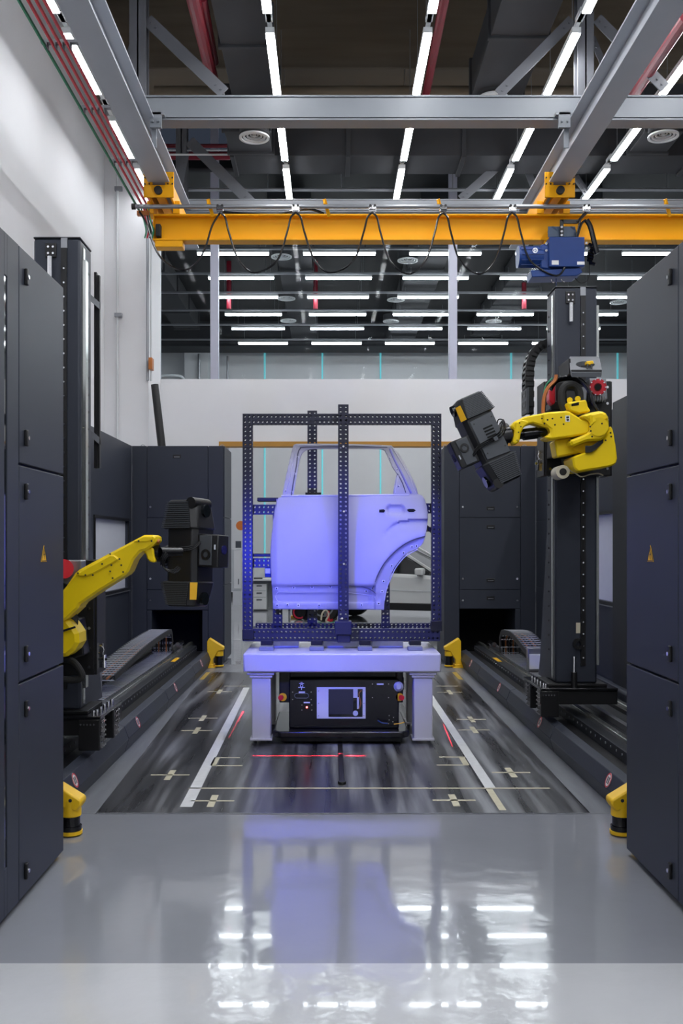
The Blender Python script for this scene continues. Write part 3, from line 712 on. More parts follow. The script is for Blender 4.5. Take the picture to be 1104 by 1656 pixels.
cable_chain(-1, 7.9, .40, 'black cable carrier chain rising behind the left column')
cable_chain(1, 9.3, .44, 'black cable carrier chain rising behind the right column')

# ================================================================== COLUMNS
def column(sx, D, zc0, zc1, label):
    """tower on its travelling carriage; zc0..zc1 height of the vertical slide"""
    xi, xo_ = MX(sx, 1.60 if sx > 0 else 1.62), MX(sx, 1.91)
    a, b = sorted((xi, xo_)); cx = (a+b)/2
    t = thing('machine_column', label, 'machine column', (cx, D, .27), 'machine columns')
    ZT = 3.40; pD = D-.12
    B('tower', 'cabinet', t, (a, b, D, D+.28, .47, ZT), bevel=.015)
    B('tower_cap', 'cabinet_dark', t, (a-.002, b+.002, D-.002, D+.282, ZT, ZT+.012), bevel=.006)
    # travelling plate
    pa, pb = sorted((MX(sx, 1.465), MX(sx, 2.03)))
    pl = B('base_plate', 'gloss_black', t, (pa, pb, pD, pD+.62, .43, .45), bevel=.004)
    m = MB()
    for k in range(6):
        m.cyl((pa+.06+k*.088, pD+.09, .45), (pa+.06+k*.088, pD+.09, .472), .011, 8)
    ex = pa+.05 if sx > 0 else pb-.05
    for k in range(5): m.cyl((ex, pD+.12+k*.1, .45), (ex, pD+.12+k*.1, .472), .011, 8)
    m.build('bolt', 'chrome', pl)
    B('carriage_block', 'black', t, (pa, pb, pD+.01, pD+.12, .33, .43), (pa, pb, pD+.46, pD+.6, .33, .43), bevel=.006)
    B('foot_flange', 'black', t, (a-.06, b+.06, D-.05, D+.33, .45, .472), bevel=.004)
    # slider shoes over the inner rail with screws
    xin = MX(sx, 1.465); bx = sorted((MX(sx, 1.47), MX(sx, 1.60)))
    for yy in (pD, pD+.38):
        s_ = B('slider_shoe', 'black', t, (bx[0], bx[1], yy, yy+.13, .24, .43), bevel=.006)
        m = MB()
        for k in range(6):
            for q in (.02, .06, .105): m.cyl((xin, yy+q, .26+k*.03), (xin-sx*.008, yy+q, .26+k*.03), .006, 6)
        for k in range(5): m.cyl((bx[0]+.015+k*.02, yy-.006, .40), (bx[0]+.015+k*.02, yy, .40), .006, 6)
        m.build('screw', 'chrome', s_)
    # spring buffer on the plate
    c = (cx-.03, D-.06)
    m = MB(); m.cyl((c[0], c[1], .45), (c[0], c[1], .56), .022, 12); m.build('buffer_base', 'black', t)
    MB().cyl((c[0], c[1], .56), (c[0], c[1], .66), .011, 12).cyl((c[0], c[1], .655), (c[0], c[1], .675), .014, 12).build('buffer_pin', 'chrome', t)
    # gusset behind the tower
    m = MB(); gx = (a+b)/2-.1
    for gx in (a+.01, b-.03): m.prism([(gx, D+.28, .45), (gx, D+.62, .45), (gx, D+.56, .60), (gx, D+.28, 1.75)], (.02, 0, 0))
    m.build('gusset', 'cabinet', t)
    # vertical rails on the front face
    for fx in (.66, .985):
        xr = a+(b-a)*fx if fx < .9 else b+.004
        if fx < .9:
            B('vertical_rail', 'black', t, (xr-.018, xr+.018, D-.012, D, .6, ZT-.06))
            m = MB()
            z = .66
            while z < ZT-.1: m.cyl((xr, D-.015, z), (xr, D-.011, z), .006, 6); z += .088
            m.build('rail_screw', 'chrome', t)
            B('rail_cover', 'steel', t, (xr-.02, xr+.02, D-.006, D+.02, ZT-.06, ZT+.003))
        else:
            e = b if sx > 0 else a
            B('corner_rail', 'rail_steel', t, (b+.001, b+.025, D+.04, D+.1, .6, ZT-.12))
    xs = a if sx > 0 else b                         # inner side
    B('side_strip', 'rail_steel', t, (xs-.008 if sx > 0 else xs, xs if sx > 0 else xs+.008, D+.05, D+.09, .5, ZT-.04))
    m = MB(); z = .7
    while z < ZT-.1: m.cyl((xs, D+.20, z), (xs-sx*.006, D+.20, z), .007, 6); z += .11
    m.build('side_screw', 'black', t)
    # top buffer
    bxp = a+.11
    B('buffer_plate', 'black', t, (bxp-.035, bxp+.035, D-.012, D, ZT-.12, ZT-.03), bevel=.004)
    m = MB()
    for q in (-.015, .015):
        for r in (-.055, -.095): m.cyl((bxp+q, D-.018, ZT+r), (bxp+q, D-.012, ZT+r), .007, 8)
    m.cyl((bxp, D-.03, ZT-.26), (bxp, D-.03, ZT-.12), .015, 12); m.build('buffer_rod', 'chrome', t)
    # vertical slide carrying the robot
    sa, sb = sorted((MX(sx, 1.52), MX(sx, 2.0)))
    sl = B('slide', 'black', t, (sa, sb, D-.05, D-.015, zc0, zc1), bevel=.006)
    m = MB()
    for px in (sa+.03, sb-.03):
        z = zc0+.05
        while z < zc1-.03: m.cyl((px, D-.06, z), (px, D-.05, z), .010, 8); z += .12
    m.build('slide_bolt', 'chrome', sl)
    B('slide_flank', 'black', t, (sa-.012, sa+.02, D-.03, D+.2, zc0, zc1), (sb-.02, sb+.012, D-.03, D+.2, zc0, zc1), bevel=.004)
    # latch hardware near the slide's lower end
    hx = (sa-.02) if sx > 0 else (sb+.02)
    m = MB(); zz = zc0+.1
    m.box(hx-.02, hx+.02, D, D+.02, zz-.06, zz+.09); m.ring((hx, D-.01, zz+.05), .018, .028, (0, 1, 0), .02, 12); m.cyl((hx-sx*.03, D, zz-.06), (hx-sx*.03, D, zz+.02), .012, 8); m.box(hx-.05, hx+.05, D-.01, D, zz-.015, zz+.0)
    m.build('clamp_hardware', 'chrome', sl)
    return t, (a, b)
RD = 7.1; LD = 5.96
colR, (ra, rb) = column(1, RD, Z_(770, RD), Z_(618, RD), 'tall dark grey machine column carrying the right robot')
colL, (la, lb) = column(-1, LD, Z_(1090, LD), Z_(905, LD), 'tall dark grey machine column carrying the left robot')
# black outer cable rail on left column
t = thing('cable_duct', 'narrow black upright cable rail on the right flank of the left column', 'cable duct', W(158, 740, 6.6))
m = MB(); m.pxprism([(152, 440), (156, 440), (156, 757), (152, 757)], 6.4, .05); m.pxprism([(157, 445), (161, 445), (161, 757), (157, 757)], 6.42, .03); m.build('rail', 'black', t)
for yy in (478, 697):
    m = MB(); m.prism([W(143, yy-5, 6.25), W(143, yy+6, 6.25), W(161, yy+22, 6.42), W(161, yy+11, 6.42)], (0, .02, 0)); o = m.build('bracket', 'scanner_grey', t)
# long bellows strip beside the left column's front
# eyelet, tape label on right column
t_ = colR
MB().ring(W(934, 1041, RD-.001), .02, .042, (0, -1, 0), .02, 24).build('round_port', 'black', t_)
B('paper_label', 'beige', t_, (X_(931, RD), X_(938, RD), RD-.002, RD, Z_(1024, RD), Z_(1007, RD)))
# arch-shaped cable chain behind right column
ac = thing('cable_chain', 'black upright cable chain arching over to the right column', 'cable chain', W(858, 665, 7.5))
pa = smoothpath([W(x, y, 7.5) for x, y in ((856, 667), (856, 620), (857, 590), (864, 570), (876, 558), (895, 553))], 8)
out = [pa[0]]
for p in pa[1:]:
    while (p-out[-1]).length > .04: out.append(out[-1]+(p-out[-1]).normalized()*.04)
for dy in (0, .12):
    m = MB()
    for i in range(len(out)-1): m.bar(out[i]+Vector((0, dy, 0)), out[i+1]+Vector((0, dy, 0))+(out[i+1]-out[i])*.15, .022, .07 if i % 2 else .062, up=(out[i+1]-out[i]).cross(Vector((0, 1, 0))))
    m.build('side_link', 'black', ac)
m = MB()
for i in range(len(out)-1):
    d = (out[i+1]-out[i]).normalized(); nn = d.cross(Vector((0, 1, 0)))
    for q in (-.03, .03): m.bar(out[i]+nn*q, out[i]+nn*q+Vector((0, .12, 0)), .022, .008, up=nn)
m.build('cross_bar', 'scanner_black', ac)
m = MB(); m.pxprism([(851, 628), (855, 626), (855, 668), (851, 668)], 7.46, .2); m.build('guide_plate', 'scanner_grey', ac)
# camera/warning-lamp shelf on right column
sh = thing('sensor_shelf', 'dark bracket shelf with round opening above the right robot', 'bracket', W(945, 605, 6.95))
m = MB(); c0 = [W(919, 577, 6.8), W(968, 577, 6.8), W(975, 601, 6.55), W(922, 603, 6.55)]
ctr = (c0[0]+c0[1]+c0[2]+c0[3])/4
n = 32; outer = []; inner = []
u = (c0[1]-c0[0]).normalized(); v = (c0[3]-c0[0]); v = v.normalized()
for k in range(n):
    an = 2*PI*k/n; dx, dy = math.cos(an), math.sin(an)
    inner.append(ctr+u*dx*.065+v*dy*.06)
    s_ = min((c0[1]-c0[0]).length/2/max(abs(dx), 1e-6), (c0[3]-c0[0]).length/2/max(abs(dy), 1e-6))
    outer.append(ctr+u*dx*s_+v*dy*s_)
dn = Vector((0, 0, -.03))
vs = outer+inner+[p+dn for p in outer]+[p+dn for p in inner]
fs = []
for k in range(n):
    j = (k+1) % n
    fs += [(k, j, n+j, n+k), (2*n+k, 3*n+k, 3*n+j, 2*n+j), (k, 2*n+k, 2*n+j, j), (n+k, n+j, 3*n+j, 3*n+k)]
m.add(vs, fs); m.build('plate', 'scanner_grey', sh, .0)
m = MB(); m.pxprism([(924, 598), (973, 598), (972, 606), (925, 606)], 6.56, .04); m.pxprism([(919, 580), (922, 580), (924, 604), (920, 604)], 6.7, .3); m.build('lip', 'black', sh)
m = MB(); m.pxprism([(948, 584), (959, 583), (960, 588), (953, 590), (948, 589)], 6.62, .05); m.build('yellow_button', 'sensor_yellow', sh, .004)
m = MB(); m.tube([W(950, 589, 6.62), W(949, 600, 6.6)], .006).tube([W(956, 589, 6.62), W(956, 600, 6.6)], .006); m.build('wire', 'black', sh)

# ================================================================== SCANNER HEADS
def scanner(label):
    t = thing('scanner_head', label, 'scanner', (0, 0, 0), 'scanner heads')
    # local: z long axis, -y broad grey face, -x nose side, +x wrist side
    def oct_(w, d, ch, z):
        return [(-w/2+ch, -d/2, z), (w/2-ch, -d/2, z), (w/2, -d/2+ch, z), (w/2, d/2, z), (-w/2, d/2, z), (-w/2, -d/2+ch, z)]
    m = MB(); m.prism(oct_(.225, .20, .03, -.17), (0, 0, .36)); m.build('housing', 'scanner_black', t, .006)
    m = MB(); m.prism([(-.075, -.101, -.14), (.10, -.101, -.15), (.10, -.101, .155), (-.075, -.101, .145)], (0, -.008, 0)); fp = m.build('face_panel', 'scanner_grey', t, .006)
    m = MB()
    for k in range(5): m.box(-.01, .06, -.112, -.1085, -.03+k*.022, -.018+k*.022)
    m.build('vent_slot', 'void', fp)
    m = MB()
    for x, z in ((-.055, .12), (.08, .12), (-.055, -.1), (.08, -.1)): m.cyl((x, -.112, z), (x, -.108, z), .005, 8)
    m.build('screw', 'black', fp)
    for sg, nm in ((1, 'upper'), (-1, 'lower')):
        m = MB()
        z0, z1 = (.165, .32) if sg > 0 else (-.155, -.335)
        w0, w1 = (.245, .18) if sg > 0 else (.25, .19)
        k = [( -w0/2, -.085, z0), (-w0/2+.04, -.115, z0), (w0/2, -.115, z0), (w0/2, .105, z0), (-w0/2, .105, z0)]
        q = [( -w1/2, -.07, z1), (-w1/2+.04, -.095, z1), (w1/2, -.095, z1), (w1/2, .085, z1), (-w1/2, .085, z1)]
        m.add(k+q, [(0, 1, 2, 3, 4), (9, 8, 7, 6, 5)]+[(i, (i+1) % 5, 5+(i+1) % 5, 5+i) for i in range(5)])
        e = m.build('end_cap', 'scanner_black', t, .012)
        m = MB()
        for i in range(13):
            f = (i+.8)/14; z = z0+(z1-z0)*f; wd = w0+(w1-w0)*f; yd = -.115+.02*f
            m.box(-wd/2+.045, wd/2+.006, yd-.007, yd+.02, z-.0032, z+.0032); m.box(wd/2-.01, wd/2+.006, yd, .08, z-.0032, z+.0032)
        m.build('cooling_fin', 'scanner_grey', e)
        if sg < 0:
            m = MB(); m.cyl((-.07, -.1, z1+.02), (-.07, .08, z1+.02), .035, 20); m.build('camera_lens', 'black', e)
    # small word mark on the lower cap: an unreadable light line of letters
    # yellow laser label on chamfer near the top
    m = MB(); a = Vector((-.115, -.085, .20)); b = Vector((-.085, -.112, .20)); nn = Vector((-.7, -.75, 0)).normalized()*.004
    m.prism([a+nn+Vector((-.006, 0, -.03)), b+nn+Vector((0, 0, -.03)), b+nn+Vector((.0, 0, .075)), a+nn+Vector((.0, 0, .075))], nn*.5); lab(m.build('laser_label', 'label_yellow', t), 'yellow warning strip')
    # nose: projector block
    m = MB(); m.prism([(-.11, -.075, -.125), (-.15, -.085, -.13), (-.25, -.06, -.12), (-.25, .06, -.12), (-.11, .07, -.12)], (0, 0, .20)); no = m.build('projector_block', 'scanner_black', t, .008)
    m = MB(); m.prism([(-.135, -.088, -.115), (-.215, -.075, -.115), (-.215, -.075, .065), (-.135, -.088, .065)], (0, -.006, 0)); m.build('projector_cover', 'scanner_grey', no, .004)
    m = MB(); m.ring((-.18, -.088, .0), .018, .032, (0, -1, 0), .006, 24); m.build('focus_ring', 'black', no)
    MB().cyl((-.249, 0, -.03), (-.256, 0, -.03), .028, 24).build('lens', 'lens_blue', no)
    B('status_mark', 'frosted', no, (-.235, -.228, -.075, -.067, -.06, -.03))
    m = MB()
    for q in range(3):
        m.tube(smoothpath([(-.15, -.10, -.08+q*.006), (-.10, -.12, -.05+q*.01), (0, -.125, -.04+q*.012), (.08, -.125, -.03+q*.015), (.14, -.10, .02+q*.02), (.17, -.04, .07), (.15, .0, .09-q*.03), (.12, .02, .03)], 6), .0045, 6)
    m.build('cable_bundle', 'gloss_black', t)
    m = MB(); m.box(.02, .05, -.135, -.118, -.045, -.018); m.build('cable_tie', 'scanner_grey', t)
    m = MB(); m.cyl((.11, 0, .0), (.16, 0, .0), .06, 20).cyl((.16, 0, 0), (.19, 0, 0), .05, 20); m.build('flange', 'black', t)
    for sg in (1, -1): MB().cyl((-.10, .0, sg*.27), (-.125, 0, sg*.27), .04, 20).build('camera_lens', 'dark_glass', t)
    return t
scR = scanner('black and grey scanner head tilted on the right robot wrist')
scR.location = W(783, 712, 6.65); scR.rotation_euler = (math.radians(-6), math.radians(-24), math.radians(8))
scL = copy_tree(scR); scL['label'] = 'black scanner head held upright by the left robot'
scL.location = W(306, 897, 5.95)
for ch in list(scL.children):
    if ch.name.startswith('face_panel'):
        for g in list(ch.children): bpy.data.objects.remove(g)
        bpy.data.objects.remove(ch)
scL.rotation_euler = (Matrix.Rotation(math.radians(-26), 3, 'Z') @ Matrix.Rotation(math.radians(180), 3, 'Y') @ Matrix.Rotation(math.radians(2), 3, 'X')).to_euler()

# ================================================================== ROBOTS
def pxpart(name, mt, parent, pts, D, t, bevel=.012):
    m = MB(); m.pxprism(pts, D, t); return m.build(name, mt, parent, bevel, smooth=False, seg=1)
def dots(parent, pts, D, r=.006, mt='black', name='screw'):
    for x, y in pts: MB().cyl(W(x, y, D-.004), W(x, y, D), r, 8).build(name, mt, parent)
rR = thing('robot_arm', 'yellow industrial robot arm mounted on the right column', 'robot', W(950, 770, 6.9), 'yellow robot arms')
D = 6.5
fa = pxpart('forearm', 'robot_yellow', rR, [(876, 668), (889, 666), (919, 664), (938, 676), (953, 680), (955, 701), (925, 706), (890, 711), (885, 710), (879, 706), (889, 703), (890, 694), (878, 684)], D, .17, .012)
dots(fa, [(876, 677), (885, 679), (893, 677), (907, 675), (880, 685), (897, 687), (911, 686)], D)
pxpart('forearm_front', 'robot_yellow', rR, [(826, 690), (831, 682), (847, 674), (878, 668), (892, 667), (892, 692), (880, 690), (862, 684), (850, 687), (842, 692), (836, 700)], D+.02, .13, .010)
wr = pxpart('wrist', 'robot_yellow', rR, [(833, 683), (842, 678), (854, 680), (856, 685), (847, 691), (842, 700), (840, 714), (834, 719), (829, 717), (832, 700)], D+.01, .12, .010)
dots(wr, [(842, 690), (838, 699), (836, 712), (840, 684)], D+.01, .005)
m = MB(); m.cyl(W(806, 707, D+.12), W(829, 702, D+.10), .055, 24); m.cyl(W(812, 706, D+.12), W(817, 705, D+.11), .066, 24); m.build('wrist_flange', 'gloss_black', rR)
MB().ring(W(829, 702, D+.1), .05, .066, (1, 0, 0), .02, 24).build('wrist_ring', 'chrome', rR)
m = MB(); m.cyl(W(836, 703, D+.10), W(888, 698, D+.11), .033, 16).cyl(W(845, 703, D+.10), W(868, 700, D+.11), .04, 16); m.build('drive_shaft', 'gloss_black', rR)
el = pxpart('elbow', 'robot_yellow', rR, [(938, 672), (955, 667), (972, 664), (980, 668), (984, 674), (985, 688), (986, 693), (979, 708), (972, 712), (950, 713), (937, 718), (925, 723), (921, 712), (940, 705), (954, 698), (955, 682)], D-.03, .22, .014)
pxpart('elbow_cover', 'robot_yellow', el, [(955, 670), (972, 666), (980, 670), (984, 678), (974, 680), (962, 684), (956, 690)], D-.05, .04, .010)
dots(el, [(973, 685), (954, 690), (955, 697), (957, 706)], D-.055)
tb = pxpart('upper_bracket', 'robot_yellow', rR, [(916, 651), (934, 648), (948, 646), (951, 658), (956, 665), (936, 669), (921, 664)], D+.02, .12, .010)
dots(tb, [(921, 647), (934, 645)], D+.05, .02, 'robot_yellow', 'knob')
m = MB(); m.pxprism([(924, 653), (936, 650), (936, 655), (924, 657)], D+.015, .01); m.build('recess', 'void', tb, .003)
lk = pxpart('upper_arm', 'robot_yellow', rR, [(896, 712), (922, 708), (930, 722), (938, 728), (935, 733), (901, 739)], D+.08, .16, .010)
dots(lk, [(920, 712), (921, 717), (922, 723)], D+.08, .004)
bs = pxpart('base_housing', 'robot_yellow', rR, [(925, 739), (944, 732), (960, 726), (972, 716), (980, 704), (986, 688), (990, 691), (993, 704), (996, 722), (998, 741), (996, 750), (988, 754), (960, 759), (935, 763), (928, 757)], D+.0, .26, .020)
dots(bs, [(987, 700), (988, 706), (979, 712)], D, .006)
MB().cyl(W(968, 690, D-.05), W(968, 690, D+.16), .062, 28).build('elbow_joint', 'robot_yellow', rR)
pxpart('joint_block', 'robot_yellow', rR, [(924, 722), (948, 713), (968, 712), (960, 728), (940, 733), (926, 730)], D+.07, .18, .010)
m = MB()
for k in range(5):
    m.tube(smoothpath([W(946, 722+k*2.2, D-.01), W(956, 722+k*2, D-.02), W(966, 716+k*1.6, D-.01), (W(974, 711+k, D))], 4), .006, 6)
m.build('gaiter', 'rubber', bs)
m = MB(); m.cyl(W(930, 742, RD-.08), W(930, 742, RD-.02), .11, 28); m.box(X_(896, 6.8), X_(975, 6.8), RD-.35, RD-.05, Z_(740, 6.9), Z_(690, 6.9)); m.build('mounting_flange', 'black', rR, .01)
m = MB(); m.tube(smoothpath([W(x, y, D+.12) for x, y in ((913, 664), (908, 650), (909, 632), (917, 623), (930, 624), (936, 634), (937, 648))], 8), .028, 12); m.build('cable_hood', 'rubber', rR)
m = MB(); m.pxprism([(914, 630), (931, 630), (935, 652), (915, 656)], D+.12, .06); m.build('hood_plate', 'scanner_black', rR, .01)
for k in range(3):
    MB().tube(smoothpath([W(x, y, D+.18+k*.03) for x, y in ((890, 625+k*3), (900, 613+k*2), (920, 609+k*2), (940, 615+k*2), (953, 634), (958, 650), (966, 664))], 8), .0125, 8).build('hose', 'gloss_black', rR)
for k, mt in enumerate(('cable_brown', 'copper')):
    MB().tube(smoothpath([W(x+k*2.5, y, D+.16) for x, y in ((898, 606), (896, 615), (884, 628), (878, 645), (876.5, 668))], 8), .008, 8).build('orange_cable', mt, rR)
MB().tube(smoothpath([W(x, y, D+.17) for x, y in ((893, 611), (883, 622), (879, 636), (880, 645))], 6), .005, 6).build('ground_wire', 'green', rR)
# motors behind the arm
m = MB(); m.pxprism([(953, 612), (980, 612), (982, 645), (975, 648), (955, 648)], RD-.14, .08)
for k in range(6): m.pxprism([(957+k*4, 640), (959+k*4, 640), (959+k*4, 650), (957+k*4, 650)], RD-.15, .02)
mo = m.build('motor_housing', 'steel', rR, .004)
m = MB(); m.cyl(W(966.5, 626, RD-.17), W(966.5, 626, RD-.14), .060, 30); m.ring(W(966.5, 626, RD-.185), .03, .055, (0, 1, 0), .02, 30); lab(m.build('motor_ring', 'red', mo), 'red motor ring')
m = MB(); m.cyl(W(966.5, 626, RD-.20), W(966.5, 626, RD-.17), .022, 20); m.build('motor_hub', 'black', mo)
m = MB()
for k in range(10):
    an = k*PI/5; m.cyl(W(966.5, 626, RD-.19)+Vector((.056*math.cos(an), 0, .056*math.sin(an))), W(966.5, 626, RD-.16)+Vector((.056*math.cos(an), 0, .056*math.sin(an))), .0055, 6)
m.build('motor_bolt', 'chrome', mo)
lab(pxpart('brake_motor', 'red', rR, [(888, 632), (892, 624), (898, 622), (898, 650), (894, 655), (888, 648)], RD-.3, .1, .008), 'red motor')
pxpart('gear_case', 'scanner_black', rR, [(899, 618), (918, 616), (918, 665), (890, 662), (890, 650), (899, 648)], RD-.22, .16, .008)
m = MB(); m.pxprism([(941, 626), (949, 626), (947, 652), (942, 652)], RD-.16, .05); m.build('cooling_block', 'steel', rR)
m = MB(); a = W(910, 763, 6.6)
m.cyl(a, a+Vector((0, .16, 0)), .047, 24); cp = m.build('cable_reel', 'beige', rR)
MB().cyl(a+Vector((0, -.004, 0)), a, .025, 16).build('reel_hole', 'black', cp)
MB().tube(smoothpath([W(x, y, 6.62) for x, y in ((920, 760), (931, 766), (940, 771), (955, 767), (968, 766), (975, 769))], 6), .005, 6).build('cable', 'beige', rR)
m = MB(); m.pxprism([(914, 672), (921, 672), (921, 682), (914, 682)], D-.003, .002); sk = m.build('sticker', 'white_plastic', fa)
m = MB(); m.pxprism([(915, 674), (919, 673), (920, 676), (916, 677)], D-.005, .001); m.pxprism([(915.5, 678), (919.5, 677), (920, 680), (916.5, 681)], D-.005, .001); m.build('sticker_mark', 'black', sk)

rL = thing('robot_arm', 'yellow industrial robot arm reaching up from the left column', 'robot', W(100, 1080, 5.8), 'yellow robot arms')
D = 5.45
fa = pxpart('forearm', 'robot_yellow', rL, [(84, 974), (107, 948), (121, 927), (128, 921), (176, 895), (212, 876), (233, 865), (250, 865), (254, 871), (252, 876), (246, 883), (236, 890), (227, 892), (216, 905), (212, 914), (206, 928), (165, 953), (128, 978), (126, 984), (108, 1001), (92, 1010), (80, 1000)], D, .19, .034)
pxpart('forearm_cover', 'robot_yellow', fa, [(124, 927), (146, 914), (178, 897), (186, 898), (193, 905), (150, 929), (138, 933), (126, 932)], D-.012, .02, .008)
pxpart('wrist_cover', 'robot_yellow', fa, [(214, 876), (232, 867), (248, 867), (247, 874), (236, 877), (222, 877)], D-.008, .02, .006)
dots(fa, [(165, 912), (180, 914), (196, 914), (199, 925), (178, 924), (182, 935), (126, 927), (138, 930), (150, 930), (193, 904), (178, 896), (224, 875), (245, 875)], D-.013, .0055)
pxpart('wrist', 'robot_yellow', rL, [(230, 889), (246, 885), (248, 890), (249, 900), (252, 909), (245, 910), (238, 905), (236, 897)], D+.03, .11, .008)
m = MB(); m.cyl(W(247, 895, D+.10), W(258, 895, D+.10), .050, 24).cyl(W(258, 893, D+.10), W(292, 893, D+.2), .030, 20); m.build('wrist_flange', 'gloss_black', rL)
MB().cyl(W(252, 875, D+.05), W(258, 876, D+.05), .012, 12).build('cable_gland', 'copper', rL)
for k in range(3): MB().tube(smoothpath([W(x+k*2, y+k*2, D+.02) for x, y in ((268, 893), (262, 903), (263, 915), (270, 921), (280, 922), (288, 915))], 6), .0055, 6).build('wrist_cable', 'gloss_black', rL)
sh_ = pxpart('upper_arm', 'robot_yellow', rL, [(70, 1012), (92, 996), (108, 1000), (118, 1012), (126, 1024), (127, 1040), (120, 1052), (108, 1062), (80, 1066), (64, 1044)], D+.03, .2, .022)
m = MB(); m.bar(W(90, 1024, D+.02), W(122, 1014, D+.02), .012, .006); m.build('band', 'black', sh_)
m = MB(); m.cyl(W(98, 1005, D+.10), W(98, 1005, D+.26), .10, 28); m.build('elbow_joint', 'black', rL)
m = MB(); m.cyl(W(96, 1035, D+.18), W(96, 1035, LD-.02), .11, 30); m.pxprism([(70, 1000), (128, 1000), (136, 1060), (70, 1080)], D+.3, .15); m.build('mounting_flange', 'black', rL, .01)
m = MB(); m.tube(smoothpath([W(x, y, D+.2) for x, y in ((100, 1066), (118, 1070), (130, 1085), (132, 1096), (118, 1100), (100, 1098))], 6), .02, 10); m.build('cable_loop', 'rubber', rL)
m = MB(); m.cyl(W(103, 920, D+.25), W(103, 920, D+.29), .058, 28); mr = m.build('motor_ring', 'red', rL); lab(mr, 'dark red motor ring')
pxpart('motor_housing', 'steel', rL, [(96, 906), (131, 906), (131, 920), (122, 940), (108, 946), (96, 940)], D+.30, .12, .006)
B('paper_label', 'beige', colL, (X_(147, LD), X_(149, LD), LD-.2, LD-.19, 2.2, 2.201))

# ================================================================== PROJECTOR LIGHT (the blue fringe light of the scanner heads)
def spot(name, loc, target, watts, size, blend, parent):
    l = bpy.data.lights.new(name, 'SPOT'); l.color = (.03, .045, 1.0); l.energy = watts; l.spot_size = math.radians(size); l.spot_blend = blend; l.shadow_soft_size = .02
    o = bpy.data.objects.new(name, l); C.objects.link(o); o.location = loc
    o.rotation_euler = (Vector(target)-Vector(loc)).to_track_quat('-Z', 'Y').to_euler()
    return o
spot('projector_light', (-.55, 5.95, 1.46), (-.1, 7.5, 1.1), BLUE, 84, .8, scL)
spot('projector_light', (.74, 6.35, 1.95), (.0, 7.5, 1.15), BLUE*.32, 95, .7, scR)

# ================================================================== TABLE
TD = 7.14; TZ = .684
tx0, tx1 = X_(393, TD), X_(713, TD)
tb = thing('machine_table', 'pale steel table carrying the perforated frame', 'table', ((tx0+tx1)/2, TD+.4, 0))
B('table_top', 'table_paint', tb, (tx0, tx1, TD, TD+.88, TZ-.14, TZ), bevel=.012)
zl = TZ-.14
legs = [(tx0+.03, TD+.02), (tx1-.03-.20, TD+.02), (tx0+.03, TD+.66), (tx1-.03-.20, TD+.66)]
for x, y in legs:
    l = B('leg', 'table_paint', tb, (x+.03, x+.172, y+.02, y+.17, .045, zl-.04), bevel=.008)
    B('leg_cap', 'table_paint', l, (x-.005, x+.20, y, y+.2, zl-.022, zl), (x+.015, x+.185, y+.01, y+.19, zl-.045, zl-.022), bevel=.004)
    B('foot_plate', 'table_paint', l, (x+.018, x+.184, y+.008, y+.182, .03, .048), bevel=.003)
    m = MB()
    for q in (.05, .15): m.cyl((x+q, y+.09, 0), (x+q, y+.09, .032), .014, 10)
    m.build('levelling_screw', 'chrome', l)
# blocks on the table
for i, px in enumerate((443, 505, 583, 668)): pass
rk = [(475, 503, 'second'), ]
m_specs = [(440, 483, 7.55), (521, 580, 7.55), (600, 652, 7.55)]
for i, (p0, p1, D) in enumerate(m_specs):
    m = MB(); m.box(X_(p0, D), X_(p1, D), D, D+.10, TZ, TZ+.055)
    tag(m.build('support_block', 'block_white', None, .008), 'white rounded block on the table under the frame, %s' % ORL[i], 'block', 'white blocks on the table')
for i, px in enumerate((431, 512, 590, 671)):
    D = 7.35; m = MB(); x = X_(px, D); m.box(x-.055, x+.055, D-.03, D+.06, TZ, TZ+.03)
    o = m.build('foot_pad', 'steel_paint', None, .004); tag(o, 'grey foot pad at the front table edge, %s' % ORL[i], 'pad', 'frame foot pads')
    D = 7.45; x = X_(px, D); m = MB(); m.box(x-.045, x+.045, D-.02, D+.10, TZ+.03, TZ+.07)
    tag(m.build('frame_foot', 'black', None, .004), 'black foot between the perforated frame and its pad, %s' % ORL[i], 'foot', 'frame feet')

